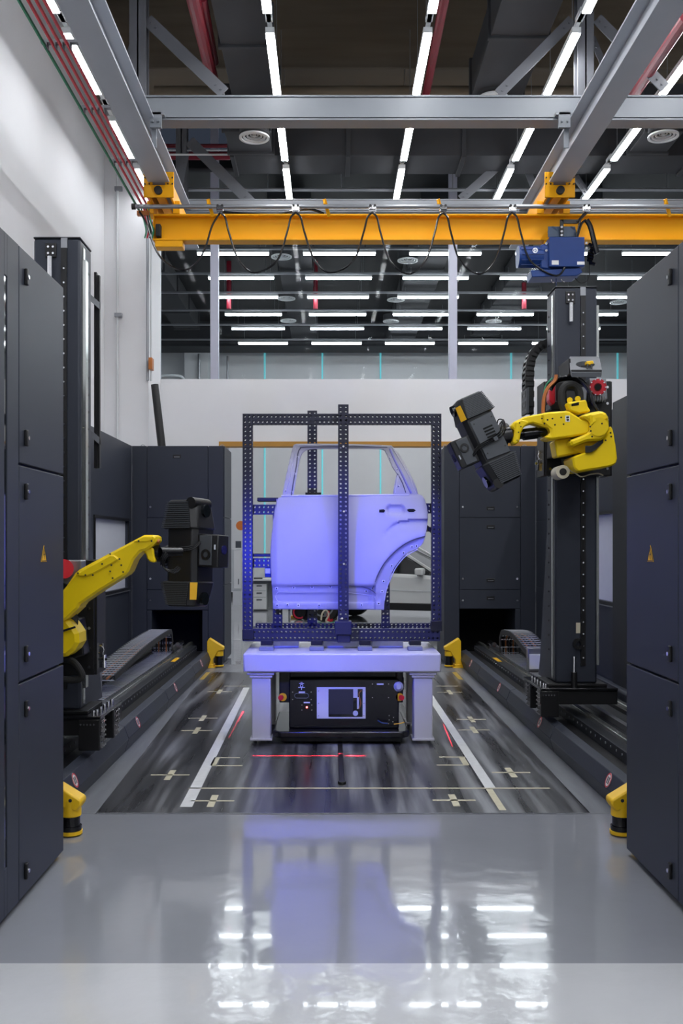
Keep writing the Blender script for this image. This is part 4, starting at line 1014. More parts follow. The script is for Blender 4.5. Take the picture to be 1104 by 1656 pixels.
# ================================================================== PERFORATED FRAME
def perf(mb, a, axis, length, w, d, pitch=.0345, rows=2, hr=.0092, faces='fblr'):
    """hollow perforated profile. a = min corner (x,y,z); axis 'x','y' or 'z'; w = size across the face, d = size in depth"""
    a = Vector(a)
    if axis == 'z': e, u, v = Vector((0, 0, 1)), Vector((1, 0, 0)), Vector((0, 1, 0))
    elif axis == 'x': e, u, v = Vector((1, 0, 0)), Vector((0, 0, 1)), Vector((0, 1, 0))
    else: e, u, v = Vector((0, 1, 0)), Vector((1, 0, 0)), Vector((0, 0, 1))
    n = max(1, int(round(length/pitch))); p = length/n
    def plate(o, e, u, wdt, nn):
        q = wdt/rows; K = 8
        for i in range(n):
            for r in range(rows):
                c = o+e*(i+.5)*p+u*(r+.5)*q
                cor = [c-e*p/2-u*q/2, c+e*p/2-u*q/2, c+e*p/2+u*q/2, c-e*p/2+u*q/2]
                mids = [(cor[k]+cor[(k+1) % 4])/2 for k in range(4)]
                ring = []; outer_ = []
                for k in range(4): outer_ += [cor[k], mids[k]]
                for k in range(K):
                    an = -3*PI/4+k*PI/4; ring.append(c+e*math.cos(an)*hr+u*math.sin(an)*hr)
                inn = [x+nn*.005 for x in ring]
                vs = outer_+ring+inn
                fs = [(k, (k+1) % 8, 8+(k+1) % 8, 8+k) for k in range(8)]+[(8+k, 8+(k+1) % 8, 16+(k+1) % 8, 16+k) for k in range(8)]
                mb.add(vs, fs)
    plate(a, e, u, w, v); plate(a+v*d, e, u, w, -v)
    if 's' in faces:
        plate(a, e, v, d, u); plate(a+u*w, e, v, d, -u)
    else:
        for q in (a, a+u*w): mb.add([q, q+e*length, q+e*length+v*d, q+v*d], [(0, 1, 2, 3)])
    for q in (a, a+e*length): mb.add([q, q+u*w, q+u*w+v*d, q+v*d], [(0, 1, 2, 3)])
GD = 7.45
pf = thing('perforated_frame', 'large navy perforated steel frame standing on the pale table', 'fixture frame', (.09, GD, TZ+.07))
def pbeam(name, px0, py0, px1, py1, D, axis, d=.07, faces='fbs', lbl=None):
    x0, x1 = X_(px0, D), X_(px1, D); z1, z0 = Z_(py0, D), Z_(py1, D); m = MB()
    if axis == 'z': perf(m, (x0, D, z0), 'z', z1-z0, x1-x0, d, faces=faces)
    else: perf(m, (x0, D, z0), 'x', x1-x0, z1-z0, d, faces=faces)
    o = m.build(name, 'frame_navy', pf, smooth=False, fix=False)
    if lbl: lab(o, lbl)
    return o
pbeam('upright', 392, 686, 408, 1037, GD, 'z'); pbeam('upright', 698, 686, 713.5, 1019, GD, 'z')
pbeam('top_beam', 392, 669, 713.5, 686, GD, 'x')
pbeam('bottom_beam', 408, 1017, 711, 1037, GD, 'x')
pbeam('centre_post', 546.5, 654, 563.5, 1012, GD-.085, 'z', lbl='taller post in front of the door')
B('post_foot', 'frame_navy', pf, (X_(541, GD), X_(568, GD), GD-.13, GD-.002, Z_(1024, GD), Z_(1003, GD)), (X_(545, GD), X_(566, GD), GD-.10, GD-.002, Z_(1037, GD), Z_(1024, GD)), bevel=.006)
RG = GD+.36
pbeam('rear_post', 497, 664, 512.5, 1012, RG, 'z')
pbeam('bottom_beam', 413, 1008, 705, 1017, RG, 'x', d=.07)
pbeam('cross_arm', 408, 816, 480, 832, RG-.14, 'x'); pbeam('cross_arm', 408, 903, 480, 918, RG-.14, 'x')
pbeam('cross_arm', 640, 814, 698, 830, RG-.14, 'x')
pbeam('lower_post', 441, 830, 456, 1017, RG-.12, 'z'); pbeam('lower_post', 617, 830, 630, 1017, RG-.12, 'z')
for sx_ in (0, 1):
    xa = X_(392 if not sx_ else 697, GD); m = MB(); perf(m, (xa, GD+.072, Z_(1036, GD)), 'y', .40, .078, .07, faces='fbs'); m.build('base_side_beam', 'frame_navy', pf, smooth=False, fix=False)
# rear uprights connecting at sides behind arms
B('arm_bracket', 'black', pf, (X_(418, RG), X_(452, RG), RG-.15, RG-.02, Z_(812, RG), Z_(806, RG)), bevel=.004)
B('arm_bracket', 'black', pf, (X_(408, RG), X_(450, RG), RG-.15, RG-.02, Z_(900, RG), Z_(895, RG)), bevel=.004)
B('arm_bracket', 'black', pf, (X_(690, RG-.1), X_(702, RG-.1), RG-.2, RG-.05, Z_(860, RG), Z_(853, RG)), bevel=.004)
B('plate', 'black', pf, (X_(494, RG), X_(519, RG), RG-.1, RG+.04, Z_(801, RG), Z_(797.5, RG)))
B('clamp_block', 'hoist_blue', pf, (X_(429, 7.7), X_(439, 7.7), 7.62, 7.72, Z_(933, 7.7), Z_(918, 7.7)), bevel=.004)
B('clamp_label', 'white_plastic', pf, (X_(430, 7.7), X_(438, 7.7), 7.612, 7.62, Z_(927, 7.7), Z_(919, 7.7)))
for px, py in ((401, 1024), (705, 1010)):
    c = W(px, py, GD); B('corner_plate', 'black', pf, (c.x-.045, c.x+.045, GD-.012, GD-.001, c.z-.05, c.z+.03), bevel=.004)
dots(pf, [(555, 722), (556, 827), (556, 912), (556, 1019), (560, 1010), (553, 1000)], GD-.10, .008, 'chrome', 'bolt')
pipe('clamp_rod', smoothpath([W(688, 851, 7.66), W(694, 856, 7.7), W(701, 862, 7.74)], 3), .016, 'black', 'short black clamp rod at the right edge of the car door', 'rod')

# ================================================================== CAR DOOR
DD = 7.55
dr = thing('car_door', 'bare primer car rear door panel clamped in the perforated frame under blue light', 'car door', W(560, 985, DD))
def zp(x, y): return (x/2.905+360, y/2.905+640)
outer = [zp(*p) for p in [(262, 479), (252, 500), (244, 540), (236, 600), (229, 680), (225, 740), (227, 800), (231, 860), (234, 930), (236, 970), (238, 1001), (400, 1002), (560, 1003), (755, 1003), (756, 975), (762, 930), (771, 890), (784, 845), (803, 805), (826, 775), (852, 748), (882, 728), (908, 719), (925, 705), (938, 690), (946, 662), (954, 625), (961, 585), (962, 550), (958, 520), (948, 485), (936, 467), (918, 462), (910, 430), (896, 395), (878, 355), (855, 310), (832, 272), (812, 248), (795, 230), (700, 225), (560, 222), (440, 221), (345, 222), (332, 226), (325, 245), (318, 275), (308, 320), (298, 365), (288, 420), (278, 476)]]
inner = [zp(*p) for p in [(330, 473), (338, 430), (348, 370), (356, 320), (364, 284), (374, 264), (392, 251), (420, 246), (560, 245), (700, 245), (745, 246), (762, 253), (772, 272), (784, 298), (800, 335), (812, 352), (819, 364), (813, 385), (806, 420), (800, 461), (640, 464), (480, 468)]]
bm = bmesh.new()
def loop(pts):
    vs = [bm.verts.new((W(x, y, DD).x, 0, W(x, y, DD).z)) for x, y in pts]
    return [bm.edges.new((vs[i], vs[(i+1) % len(vs)])) for i in range(len(vs))]
es = loop(outer)+loop(inner)
bmesh.ops.triangle_fill(bm, use_beauty=True, use_dissolve=False, edges=es)
bmesh.ops.recalc_face_normals(bm, faces=bm.faces)
xmn, xmx = min(v.co.x for v in bm.verts), max(v.co.x for v in bm.verts)
zmn, zmx = min(v.co.z for v in bm.verts), max(v.co.z for v in bm.verts)
st = .0125
k = xmn+st
while k < xmx:
    bmesh.ops.bisect_plane(bm, geom=bm.verts[:]+bm.edges[:]+bm.faces[:], plane_co=(k, 0, 0), plane_no=(1, 0, 0)); k += st
k = zmn+st
while k < zmx:
    bmesh.ops.bisect_plane(bm, geom=bm.verts[:]+bm.edges[:]+bm.faces[:], plane_co=(0, 0, k), plane_no=(0, 0, 1)); k += st
def sm(a, b, x):
    t = max(0, min(1, (x-a)/(b-a))); return t*t*(3-2*t)
arch = [zp(*p) for p in [(700, 905), (720, 850), (752, 790), (795, 740), (845, 700), (895, 675), (948, 658)]]
arch = [Vector((W(x, y, DD).x, W(x, y, DD).z)) for x, y in arch]
char = [zp(*p) for p in [(728, 690), (755, 650), (790, 610), (830, 592), (890, 583), (965, 580)]]
char = [Vector((W(x, y, DD).x, W(x, y, DD).z)) for x, y in char]
def dseg(p, poly):
    best = (9, 0)
    for i in range(len(poly)-1):
        a, b = poly[i], poly[i+1]; ab = b-a; t = max(0, min(1, (p-a).dot(ab)/ab.dot(ab))); q = a+ab*t; d = (p-q).length
        if d < best[0]: sgn = ab.x*(p-a).y-ab.y*(p-a).x; best = (d, 1 if sgn > 0 else -1)
    return best[0]*best[1] if best[1] else best[0]
zbelt = W(0, 801, DD).z; zsill = W(0, 945, DD).z; zbot = W(0, 985, DD).z
sl0, sl1 = W(446, 959, DD), W(606, 974, DD)
hc = W(639, 825, DD)
def disp(x, z):
    y = 0
    u = (x-(xmn+xmx)/2)/((xmx-xmn)/2)
    if z < zbelt-.0:
        y -= .085*(1-((z-(zbelt-.62))/.62)**2)   # belly towards the viewer
        y += .03*sm(.90, 1.05, -u)+.02*sm(.93, 1.05, u)
        p = Vector((x, z)); da = dseg(p, arch)                     # >0 above the arch line
        if z > zsill-.02 or x > arch[0].x-.02:
            if x > arch[0].x-.25:
                if da > 0: y -= .030*math.exp(-(da/.10)**2)
                else: y += .022*sm(0, .012, -da)-.03
        dc = dseg(p, char)
        if x > char[0].x: y += (.016*math.exp(-(dc/.035)**2) if dc < 0 else .0)*sm(0, .25, x-char[0].x)+(-.010*math.exp(-(dc/.05)**2) if dc >= 0 else 0)*sm(0, .25, x-char[0].x)
        if z < zsill and x < arch[0].x+.02: y += .022*sm(0, .02, zsill-z)
        # long pressed slot in the sill
        mx = max(sl0.x-x, x-sl1.x, 0); mz = abs(z-(sl0.z+sl1.z)/2); dd = math.hypot(mx, mz)
        y += .010*sm(.045, .030, dd)
        # handle bowl
        hx = max(abs(x-hc.x)-.045, 0)/.03; hz = abs(z-hc.z)/.042; hh = math.hypot(hx, hz*1.0)
        y += .022*sm(1.0, .6, hh)
    else:
        y += .004+.06*sm(0, .40, z-zbelt)                           # glass frame leans inwards
    return y
for v in bm.verts: v.co.y = DD+disp(v.co.x, v.co.z)
off = WL[dr.name]
for v in bm.verts: v.co -= off
for f in bm.faces:
    f.smooth = True
    if f.normal.y > 0: f.normal_flip()
bm.normal_update()
me = bpy.data.meshes.new('outer_skin'); bm.to_mesh(me); bm.free()
me.materials.append(M['door_primer'])
o = bpy.data.objects.new('outer_skin', me); C.objects.link(o); o.parent = dr
md = o.modifiers.new('thick', 'SOLIDIFY'); md.thickness = .018; md.offset = -1
me.set_sharp_from_angle(angle=math.radians(50))
def dsurf(px, py, e=.003):
    p = W(px, py, DD); return Vector((p.x, DD+disp(p.x, p.z)-e, p.z))
def strip(name, pts, wd, mt, parent=dr, e=.002, th=.004):
    P = [dsurf(*zp(*p), e=e) for p in pts]
    path = smoothpath(P, 5); m = MB()
    m.tube(path, wd, 6); return m.build(name, mt, parent)
# seal channels on the window frame
strip('seal_channel', [(322, 470), (331, 410), (345, 330), (352, 270), (362, 246), (385, 238), (560, 236), (740, 237), (775, 238)], .0042, 'door_seam')
strip('seal_channel', [(296, 470), (312, 390), (330, 300), (341, 240)], .004, 'door_lip')
strip('seal_channel', [(788, 245), (806, 290), (840, 360), (868, 420), (886, 458)], .009, 'purple_strip', e=.001)
strip('seal_channel', [(800, 240), (835, 300), (872, 370), (906, 455)], .004, 'door_lip')
strip('seal_channel', [(819, 364), (826, 372), (845, 410), (860, 455)], .004, 'door_seam')
strip('seal_channel', [(826, 372), (818, 400), (810, 455)], .004, 'door_lip')
strip('seal_channel', [(350, 230), (560, 228), (790, 236)], .003, 'door_lip')
# belt rail
m = MB(); m.tube([dsurf(*zp(x, 471-(x-262)*.008), e=.0) for x in range(275, 905, 30)], .007, 8); m.build('belt_rail', 'door_lip', dr)
# studs and holes
def stud(x, y, r=.012):
    m = MB(); mh = MB(); c = dsurf(*zp(x, y), e=.0); m.box(c.x-r*1.2, c.x+r*1.2, c.y-.006, c.y+.002, c.z-r*1.15, c.z+r*1.15); mh.cyl(c+Vector((0, -.009, 0)), c+Vector((0, -.005, 0)), r*.62, 10)
    nn = m.build('weld_nut', 'block_white', dr, .002); mh.build('bolt_hole', 'void', nn)
for x, y in ((255, 904), (335, 900), (420, 898), (505, 896), (672, 916), (257, 982), (305, 980), (356, 982), (453, 982), (650, 981), (730, 973), (745, 918), (752, 870), (790, 798), (845, 738), (884, 710), (905, 706), (296, 447), (324, 452), (351, 285), (338, 366), (786, 290), (820, 345), (826, 425)): stud(x, y, .009 if y > 500 else .007)
for pts in ([(734, 536), (756, 534), (762, 541), (756, 549), (734, 549)], [(863, 537), (872, 532), (895, 532), (905, 539), (895, 547), (872, 547)]):
    P = [dsurf(*zp(*p), e=.002) for p in pts]; MB().prism(P, (0, -.003, 0)).build('handle_hole', 'void', dr)
# lip around wheel arch and the sill slot
strip('arch_flange_edge', [(756, 960), (768, 900), (788, 850), (810, 805), (850, 757), (890, 732), (912, 722)], .004, 'door_lip', e=.001)
strip('arch_crease', [(700, 905), (720, 850), (752, 790), (795, 740), (845, 700), (895, 675), (944, 660)], .0045, 'door_seam', e=-.001)
strip('sill_crease', [(246, 893), (400, 890), (560, 889), (650, 895), (690, 908), (715, 925)], .004, 'door_seam', e=-.001)
strip('slot_edge', [(258, 925), (250, 938), (254, 955), (272, 968), (330, 970), (560, 970), (700, 971), (713, 960), (712, 945), (700, 938), (560, 922), (330, 922), (270, 920), (258, 925)], .0026, 'door_lip', e=.000)
# inner frame members so the door reads as a hollow shell from the side
B('inner_panel', 'door_primer', dr, (X_(446, DD), X_(560, DD), DD+.06, DD+.07, Z_(975, DD), Z_(806, DD)), (X_(560, DD), X_(612, DD), DD+.06, DD+.07, Z_(940, DD), Z_(806, DD)), (X_(612, DD), X_(680, DD), DD+.06, DD+.07, Z_(850, DD), Z_(806, DD)))

# ================================================================== AGV CART
AD = 7.25
ag = thing('transport_cart', 'black automated cart parked under the pale table', 'cart', W(550, 1200, AD+.3)-Vector((0, 0, W(550, 1200, AD+.3).z)))
def AX(px): return X_(px, AD)
def AZ(py): return Z_(py, AD)
# bumper tray
m = MB(); zz0, zz1 = .055, .105
def tray(x0, x1, y0, y1, c, z): return [(x0+c, y0, z), (x1-c, y0, z), (x1, y0+c, z), (x1, y1, z), (x0, y1, z), (x0, y0+c, z)]
m.prism(tray(AX(442), AX(660), AD-.12, AD+.75, .05, zz0), (0, 0, zz1-zz0)); m.build('bumper', 'gloss_black', ag, .012)
B('bumper_base', 'black', ag, (AX(455), AX(648), AD-.06, AD+.7, .02, .06))
m = MB(); m.box(AX(467), AX(645), AD, AD+.6, zz1, AZ(1098)); m.build('body', 'gloss_black', ag, .01)
B('lid', 'black', ag, (AX(458), AX(650), AD+.06, AD+.66, AZ(1098), AZ(1082)), (AX(452), AX(655), AD+.12, AD+.6, AZ(1120), AZ(1098)), bevel=.01)
for x0, x1 in ((451, 469), (641, 652)): B('side_pod', 'black', ag, (AX(x0), AX(x1), AD+.02, AD+.25, AZ(1137), AZ(1085)), bevel=.008)
fr = AD-.003
m = MB(); m.box(AX(512), AX(591), fr-.004, fr, AZ(1162), AZ(1111)); pnl = m.build('window_plate', 'block_white', ag, .002)
m = MB(); m.box(AX(531), AX(586), fr-.006, fr-.003, AZ(1159), AZ(1114)); m.build('window_opening', 'dark_glass', pnl)
m = MB(); m.box(AX(532), AX(571), fr-.012, fr-.005, AZ(1155), AZ(1114)); m.build('display', 'screen', pnl, .002)
m = MB(); m.box(AX(571), AX(578), fr-.012, fr-.005, AZ(1128), AZ(1113)); m.box(AX(577), AX(580), fr-.011, fr-.005, AZ(1146), AZ(1127)); m.build('inner_bracket', 'diffuser_white', pnl)
m = MB(); c = (AX(574.5), fr-.012, AZ(1153)); m.cyl(c, (c[0], c[1]+.006, c[2]), .02, 12); m.build('connector', 'frosted', pnl)
m = MB(); m.tube(smoothpath([(AX(580), fr-.012, AZ(1146)), (AX(583), fr-.012, AZ(1136)), (AX(580), fr-.012, AZ(1122)), (AX(584), fr-.012, AZ(1116))], 4), .004, 6); m.build('wire', 'copper', pnl)
m = MB()
for px in (515, 588):
    for py in (1117, 1137, 1157): m.cyl((AX(px), fr-.008, AZ(py)), (AX(px), fr-.004, AZ(py)), .004, 8)
m.build('screw', 'chrome', pnl)
# the hangul sign on the cart
m = MB(); cx, s_ = AX(487.5), 1/217.
def st_(x0, y0, x1, y1): m.box(cx+x0*s_, cx+x1*s_, fr-.003, fr, AZ(1108.5)+y0*s_, AZ(1108.5)+y1*s_)
st_(-1.6, 4.6, 1.6, 5.6); st_(-4, 2.8, 4, 3.8)
m.ring((cx, fr, AZ(1108.5)-0.3*s_), 1.6*s_, 2.6*s_, (0, -1, 0), .003, 20)
st_(-5.4, -3.6, 5.4, -2.5); st_(-.6, -7, .6, -3.4)
lab(m.build('hangul_sign', 'white_plastic', ag), 'white Hangul syllable')
m = MB(); c = (AX(487.5), fr, AZ(1125)); 
for sg in (-1, 1): m.box(c[0]-.035, c[0]+.035, fr-.003, fr, c[2]+sg*.018-.0015, c[2]+sg*.018+.0015)
for sg in (-1, 1):
    pts = [(c[0]+sg*(.035+.018*math.cos(a)), fr-.002, c[2]+.018*math.sin(a)) for a in [(-90+k*20)*PI/180 for k in range(10)]]; m.tube(pts, .0018, 5)
m.build('port_outline', 'steel', ag)
m = MB(); m.box(AX(483), AX(493), fr-.003, fr, AZ(1120.5), AZ(1118)); m.box(AX(491), AX(501), fr-.003, fr, AZ(1137), AZ(1135)); m.box(AX(609), AX(620), fr-.003, fr, AZ(1107.5), AZ(1105)); m.build('name_tag', 'white_plastic', ag)
m = MB()
for px, py in ((473, 1119), (473, 1131), (503, 1119), (503, 1131), (488, 1140), (504, 1140), (488, 1148), (504, 1148), (602, 1106), (628, 1106), (602, 1128), (628, 1128), (521, 1179), (521, 1184), (581, 1179), (581, 1184), (481, 1189), (551, 1189), (622, 1189), (629, 1157), (636, 1160), (629, 1164), (635, 1167), (628, 1170)): m.cyl((AX(px), fr-.004, AZ(py)), (AX(px), fr, AZ(py)), .0042, 8)
m.build('panel_screw', 'chrome', ag)
MB().cyl((AX(496), fr-.006, AZ(1143.5)), (AX(496), fr, AZ(1143.5)), .006, 12).build('indicator', 'led_red', ag)
B('front_strip', 'purple_strip', ag, (AX(527), AX(576), fr-.004, fr, AZ(1184), AZ(1180)))
for px in (457, 646):
    c = Vector((AX(px), AD+.02, AZ(1127.5))); e = MB().cyl(c+Vector((0, -.02, 0)), c, .030, 24).build('stop_collar', 'label_yellow', ag); lab(e, 'yellow emergency stop collar')
    sg = -1 if px < 500 else 1
    MB().cyl(c+Vector((sg*.014, -.05, 0)), c+Vector((sg*.01, -.02, 0)), .020, 20, .018).build('stop_button', 'red', e)
m = MB(); c = Vector((AX(644), AD-.0, AZ(1110))); m.cyl(c+Vector((0, -.015, 0)), c+Vector((0, .02, 0)), .036, 24); m.cyl(c+Vector((0, -.035, 0)), c+Vector((0, -.015, 0)), .018, 24, .034); m.build('dome_lamp', 'frosted', ag)
MB().tube(smoothpath([(AX(x), AD-.05, AZ(y)) for x, y in ((610, 1163), (617, 1167), (626, 1168))], 4), .005, 6).build('blue_cable', 'hoist_blue', ag)
MB().tube(smoothpath([(AX(x), AD-.05, AZ(y)) for x, y in ((636, 1169), (645, 1168), (653, 1166))], 4), .004, 6).build('yellow_cable', 'label_yellow', ag)
m = MB()
for px in (498, 603): m.cyl((AX(px), AD+.1, AZ(1082)), (AX(px), AD+.1, AZ(1076)), .03, 16).cyl((AX(px), AD+.1, AZ(1090)), (AX(px), AD+.1, AZ(1082)), .045, 16)
m.build('lifting_pin', 'black', ag)
B('sensor', 'black', ag, (AX(537), AX(552), AD+.05, AD+.12, AZ(1088), AZ(1072)), bevel=.003)
# floor guide strip
m = MB(); m.box(.055, .09, 5.98, 7.3, .003, .016); m.cyl((.0725, 5.98, .003), (.0725, 5.98, .022), .026, 16)
tag(m.build('guide_strip', 'black', None, .004), 'black guide strip on the floor in front of the cart', 'strip')
# line lasers of the cart: narrow red light sheets onto the floor
def line_laser(p0, p1, y, watts, src):
    a, b = Vector(p0), Vector(p1); c = (a+b)/2; L = (b-a).length
    l = bpy.data.lights.new('line_laser', 'AREA'); l.shape = 'RECTANGLE'; l.size = L; l.size_y = .004; l.color = (1, .02, .05); l.energy = watts; l.spread = math.radians(1.2)
    o = bpy.data.objects.new('line_laser', l); C.objects.link(o); o.location = src
    d = (c-Vector(src)).normalized(); z = -d; x = (b-a).normalized(); x = (x-z*x.dot(z)).normalized(); yv = z.cross(x)
    o.rotation_euler = Matrix((x, yv, z)).transposed().to_euler()
yl = FD(1223)
line_laser((X_(408, yl), yl, 0), (X_(553, yl), yl, 0), 0, .35, ((X_(480, yl)), TD+.02, .5))
line_laser((X_(557, yl), yl, 0), (X_(592, yl), yl, 0), 0, .14, ((X_(575, yl)), TD+.02, .5))
line_laser((X_(373, FD(1188)), FD(1188), 0), (X_(391, FD(1155)), FD(1155), 0), 0, .4, (X_(382, 7.6)-.0, 7.5, .6))
line_laser((X_(731, FD(1207)), FD(1207), 0), (X_(717, FD(1172)), FD(1172), 0), 0, .22, (X_(724, 7.4), 7.35, .6))

# ================================================================== FLOOR TAPES (stuck to the pit plate)
def tape(x0, x1, y0, y1, mt, name='floor_tape'):
    m = MB(); m.box(x0, x1, y0, y1, .0025, .0038); return m.build(name, mt, pit, smooth=False)
m = MB(); m.prism([(-.857, 5.46, .0038), (-.906, 10.0, .0038), (-.843, 10.0, .0038), (-.787, 5.46, .0038)], (0, 0, -.0013)); m.build('floor_tape', 'tape_white', pit, smooth=False); tape(.95, 1.015, 5.89, 10.2, 'tape_white')
y = FD(1275.5); tape(X_(305, y), X_(889, y), y-.012, y+.012, 'tape_beige')
def cross(px, py, wx=.25, wy=.26):
    y = FD(py); x = X_(px, y); tape(x-wx/2, x+wx/2, y-.012, y+.012, 'tape_beige'); tape(x-.02, x+.02, y-wy/2, y+wy/2, 'tape_beige')
for px, py in ((275, 1254), (344, 1296), (734, 1295), (826, 1250), (328, 1162), (318, 1182), (762, 1164), (766, 1181), (355, 1119), (727, 1120)): cross(px, py)
for px0, px1, py0, py1 in ((342, 392, 1239, 1226), (706, 756, 1238, 1225)):
    y0, y1 = FD(py0), FD(py1)
    tape(X_(px0, y0), X_(px1, y0), y0-.012, y0+.012, 'tape_beige'); tape(X_(px0+4, y1), X_(px1-4, y1), y1-.012, y1+.012, 'tape_beige')
    xx = X_(px0+2, y0) if px0 < 500 else X_(px1-2, y0); tape(xx-.02, xx+.02, y0, y1, 'tape_beige')
y0, y1 = FD(1311), FD(1277); tape(X_(785, y1)*0+.93+.02, .99, y0, y1, 'tape_beige')
for px0, px1, py in ((362, 398, 1110), (705, 740, 1110)):
    y = FD(py); tape(X_(px0, y), X_(px1, y), y-.012, y+.012, 'tape_beige')
tape(-1.304, 1.448, 5.325, 5.338, 'floor_grey', 'edge_strip')
for k in range(4):
    yy = 11.05-k*.01
tape(-1.45, -1.40, 10.6, 11.2, 'tape_yellow'); tape(1.42, 1.47, 10.6, 11.2, 'tape_yellow')

# ================================================================== SAFETY SCANNERS (yellow)
def safety(px, py, sx, label, flip):
    D = FD(py); x = X_(px, D); z0 = 0
    t = thing('safety_scanner', label, 'sensor', (x, D, 0), 'yellow safety scanners')
    q = -1 if flip else 1
    # tilted yellow hood, body, black optics, yellow foot ring
    h = .30
    m = MB(); m.prism([(x-.075*q*1, D-.05, .27), (x+.055*q, D-.05, .19), (x+.055*q, D-.05, .165), (x+.03*q, D-.05, .13), (x-.075*q, D-.05, .16)], (0, .11, 0)); m.build('hood', 'sensor_yellow', t, .01)
    m = MB(); m.cyl((x-.01*q, D, .10), (x-.01*q, D, .19), .052, 24); bd = m.build('body', 'sensor_yellow', t, .004)
    m = MB(); m.cyl((x-.01*q, D, .035), (x-.01*q, D, .10), .046, 24).cyl((x-.01*q, D, .025), (x-.01*q, D, .05), .054, 24); m.build('optics', 'gloss_black', t)
    m = MB(); m.cyl((x-.01*q, D, .008), (x-.01*q, D, .026), .058, 24); m.build('foot_ring', 'sensor_yellow', t)
    m = MB(); m.box(x-.09*q if q > 0 else x+.05, x-.05*q if q > 0 else x+.09, D-.03, D+.05, .0, .20); m.build('bracket', 'sensor_yellow', t, .004)
    m = MB(); m.cyl((x+.0, D-.054, .19), (x+.0, D-.05, .19), .009, 12); m.build('screw', 'chrome', t)
safety(118, 1350, -1, 'yellow safety scanner at the foot of the left near cabinet', False)
safety(1001, 1350, 1, 'yellow safety scanner at the foot of the right near cabinet', True)
def safety_far(px, sx, label):
    D = 11.62; x = X_(px, D)
    t = thing('safety_scanner', label, 'sensor', (x, D, 0), 'yellow safety scanners')
    def P(dx, z): return (x+sx*dx, D, z)
    m = MB(); m.prism([P(.10, .32), P(.075, .36), P(-.10, .25), P(-.10, .215), P(-.03, .20), P(.03, .10), P(.03, .04), P(.115, .04), P(.10, .15)], (0, .12, 0)); m.build('hood', 'sensor_yellow', t, .008)
    m = MB(); m.cyl((x-sx*.04, D+.06, .14), (x-sx*.04, D+.06, .20), .052, 20); m.build('body', 'sensor_yellow', t)
    m = MB(); m.cyl((x-sx*.04, D+.06, .03), (x-sx*.04, D+.06, .14), .048, 20); m.build('optics', 'gloss_black', t)
    m = MB(); m.cyl((x-sx*.04, D+.06, .012), (x-sx*.04, D+.06, .03), .056, 20)
    m.box(min(x+sx*.02, x+sx*.12), max(x+sx*.02, x+sx*.12), D-.02, D+.14, 0, .045); m.box(min(x+sx*.0, x+sx*.16), max(x, x+sx*.16), D-.03, D+.15, 0, .012); m.build('foot', 'sensor_yellow', t, .004)
safety_far(348, -1, 'yellow safety scanner in front of the left rear cabinet')
safety_far(732, 1, 'yellow safety scanner in front of the right rear cabinet')

# ================================================================== FAR ROOM CONTENT
# drawer pedestal, desk
D = 21.5
pd = thing('drawer_pedestal', 'light grey drawer pedestal under the desk in the far room', 'drawers', (X_(420, D), D, 0))
x0, x1 = X_(407, D), X_(431, D)
B('carcass', 'diffuser_white', pd, (x0, x1, D+.02, D+.5, .03, .62), bevel=.006)
for k, (z0, z1) in enumerate(((.04, .30), (.31, .45), (.46, .61))):
    d = B('drawer', 'white_plastic', pd, (x0+.01, x1-.01, D, D+.02, z0, z1), bevel=.004)
    B('handle', 'scanner_grey', d, ((x0+x1)/2-.06, (x0+x1)/2+.06, D-.012, D, z1-.06, z1-.035), bevel=.003)
dk = thing('desk', 'pale desk top with dark edge seen left of the car door', 'desk', (X_(425, D), D, .0))
B('desk_top', 'white_plastic', dk, (X_(395, D), X_(470, D), D-.1, D+.7, .68, .72), bevel=.004)
B('desk_frame', 'scanner_grey', dk, (X_(395, D), X_(470, D), D-.05, D+.65, .63, .68), bevel=.004)
for xx in (X_(396, D), X_(466, D)): B('leg', 'scanner_grey', dk, (xx, xx+.04, D, D+.6, 0, .63))
tag(B('keyboard', 'black', None, (X_(410, D), X_(424, D), D+.0, D+.12, .72, .745), bevel=.005), 'small black device lying on the pale desk', 'device')
tag(B('privacy_screen', 'diffuser_white', None, (X_(406, D), X_(446, D), D+.72, D+.75, 0, 1.05), bevel=.004), 'pale privacy panel behind the desk', 'panel')
D = 23.5
ec = thing('electric_box', 'tall light grey electrical box beside the left rear cabinet', 'electrical box', (X_(385, D), D, 0))
B('body', 'diffuser_white', ec, (X_(374, D), X_(391, D), D, D+.3, Z_(955, D), Z_(888, D)), bevel=.008)
B('door', 'white_plastic', ec, (X_(378, D), X_(389.5, D), D-.015, D, Z_(952, D), Z_(890, D)), bevel=.005)
B('handle', 'scanner_grey', ec, (X_(385, D), X_(386.3, D), D-.03, D-.015, Z_(945, D), Z_(936, D)))
B('pedestal', 'wall_grey', ec, (X_(376, D), X_(390, D), D+.02, D+.28, 0, Z_(955, D)))
tag(B('junction_box', 'scanner_grey', None, (X_(380, D), X_(389, D), D+.1, D+.2, Z_(886, D), Z_(875, D)), bevel=.006), 'small dark grey box above the electrical box', 'box')
m = MB(); c = W(389, 850, 24.5); m.cyl(c, c+Vector((0, .12, 0)), .12, 20); tag(m.build('hose_reel', 'orange'), 'small orange reel on the far wall between cabinet and frame', 'reel')
struct(B('baseboard_far', 'scanner_black', None, (-6, 9, YF-.02, YF, 0, .15)))
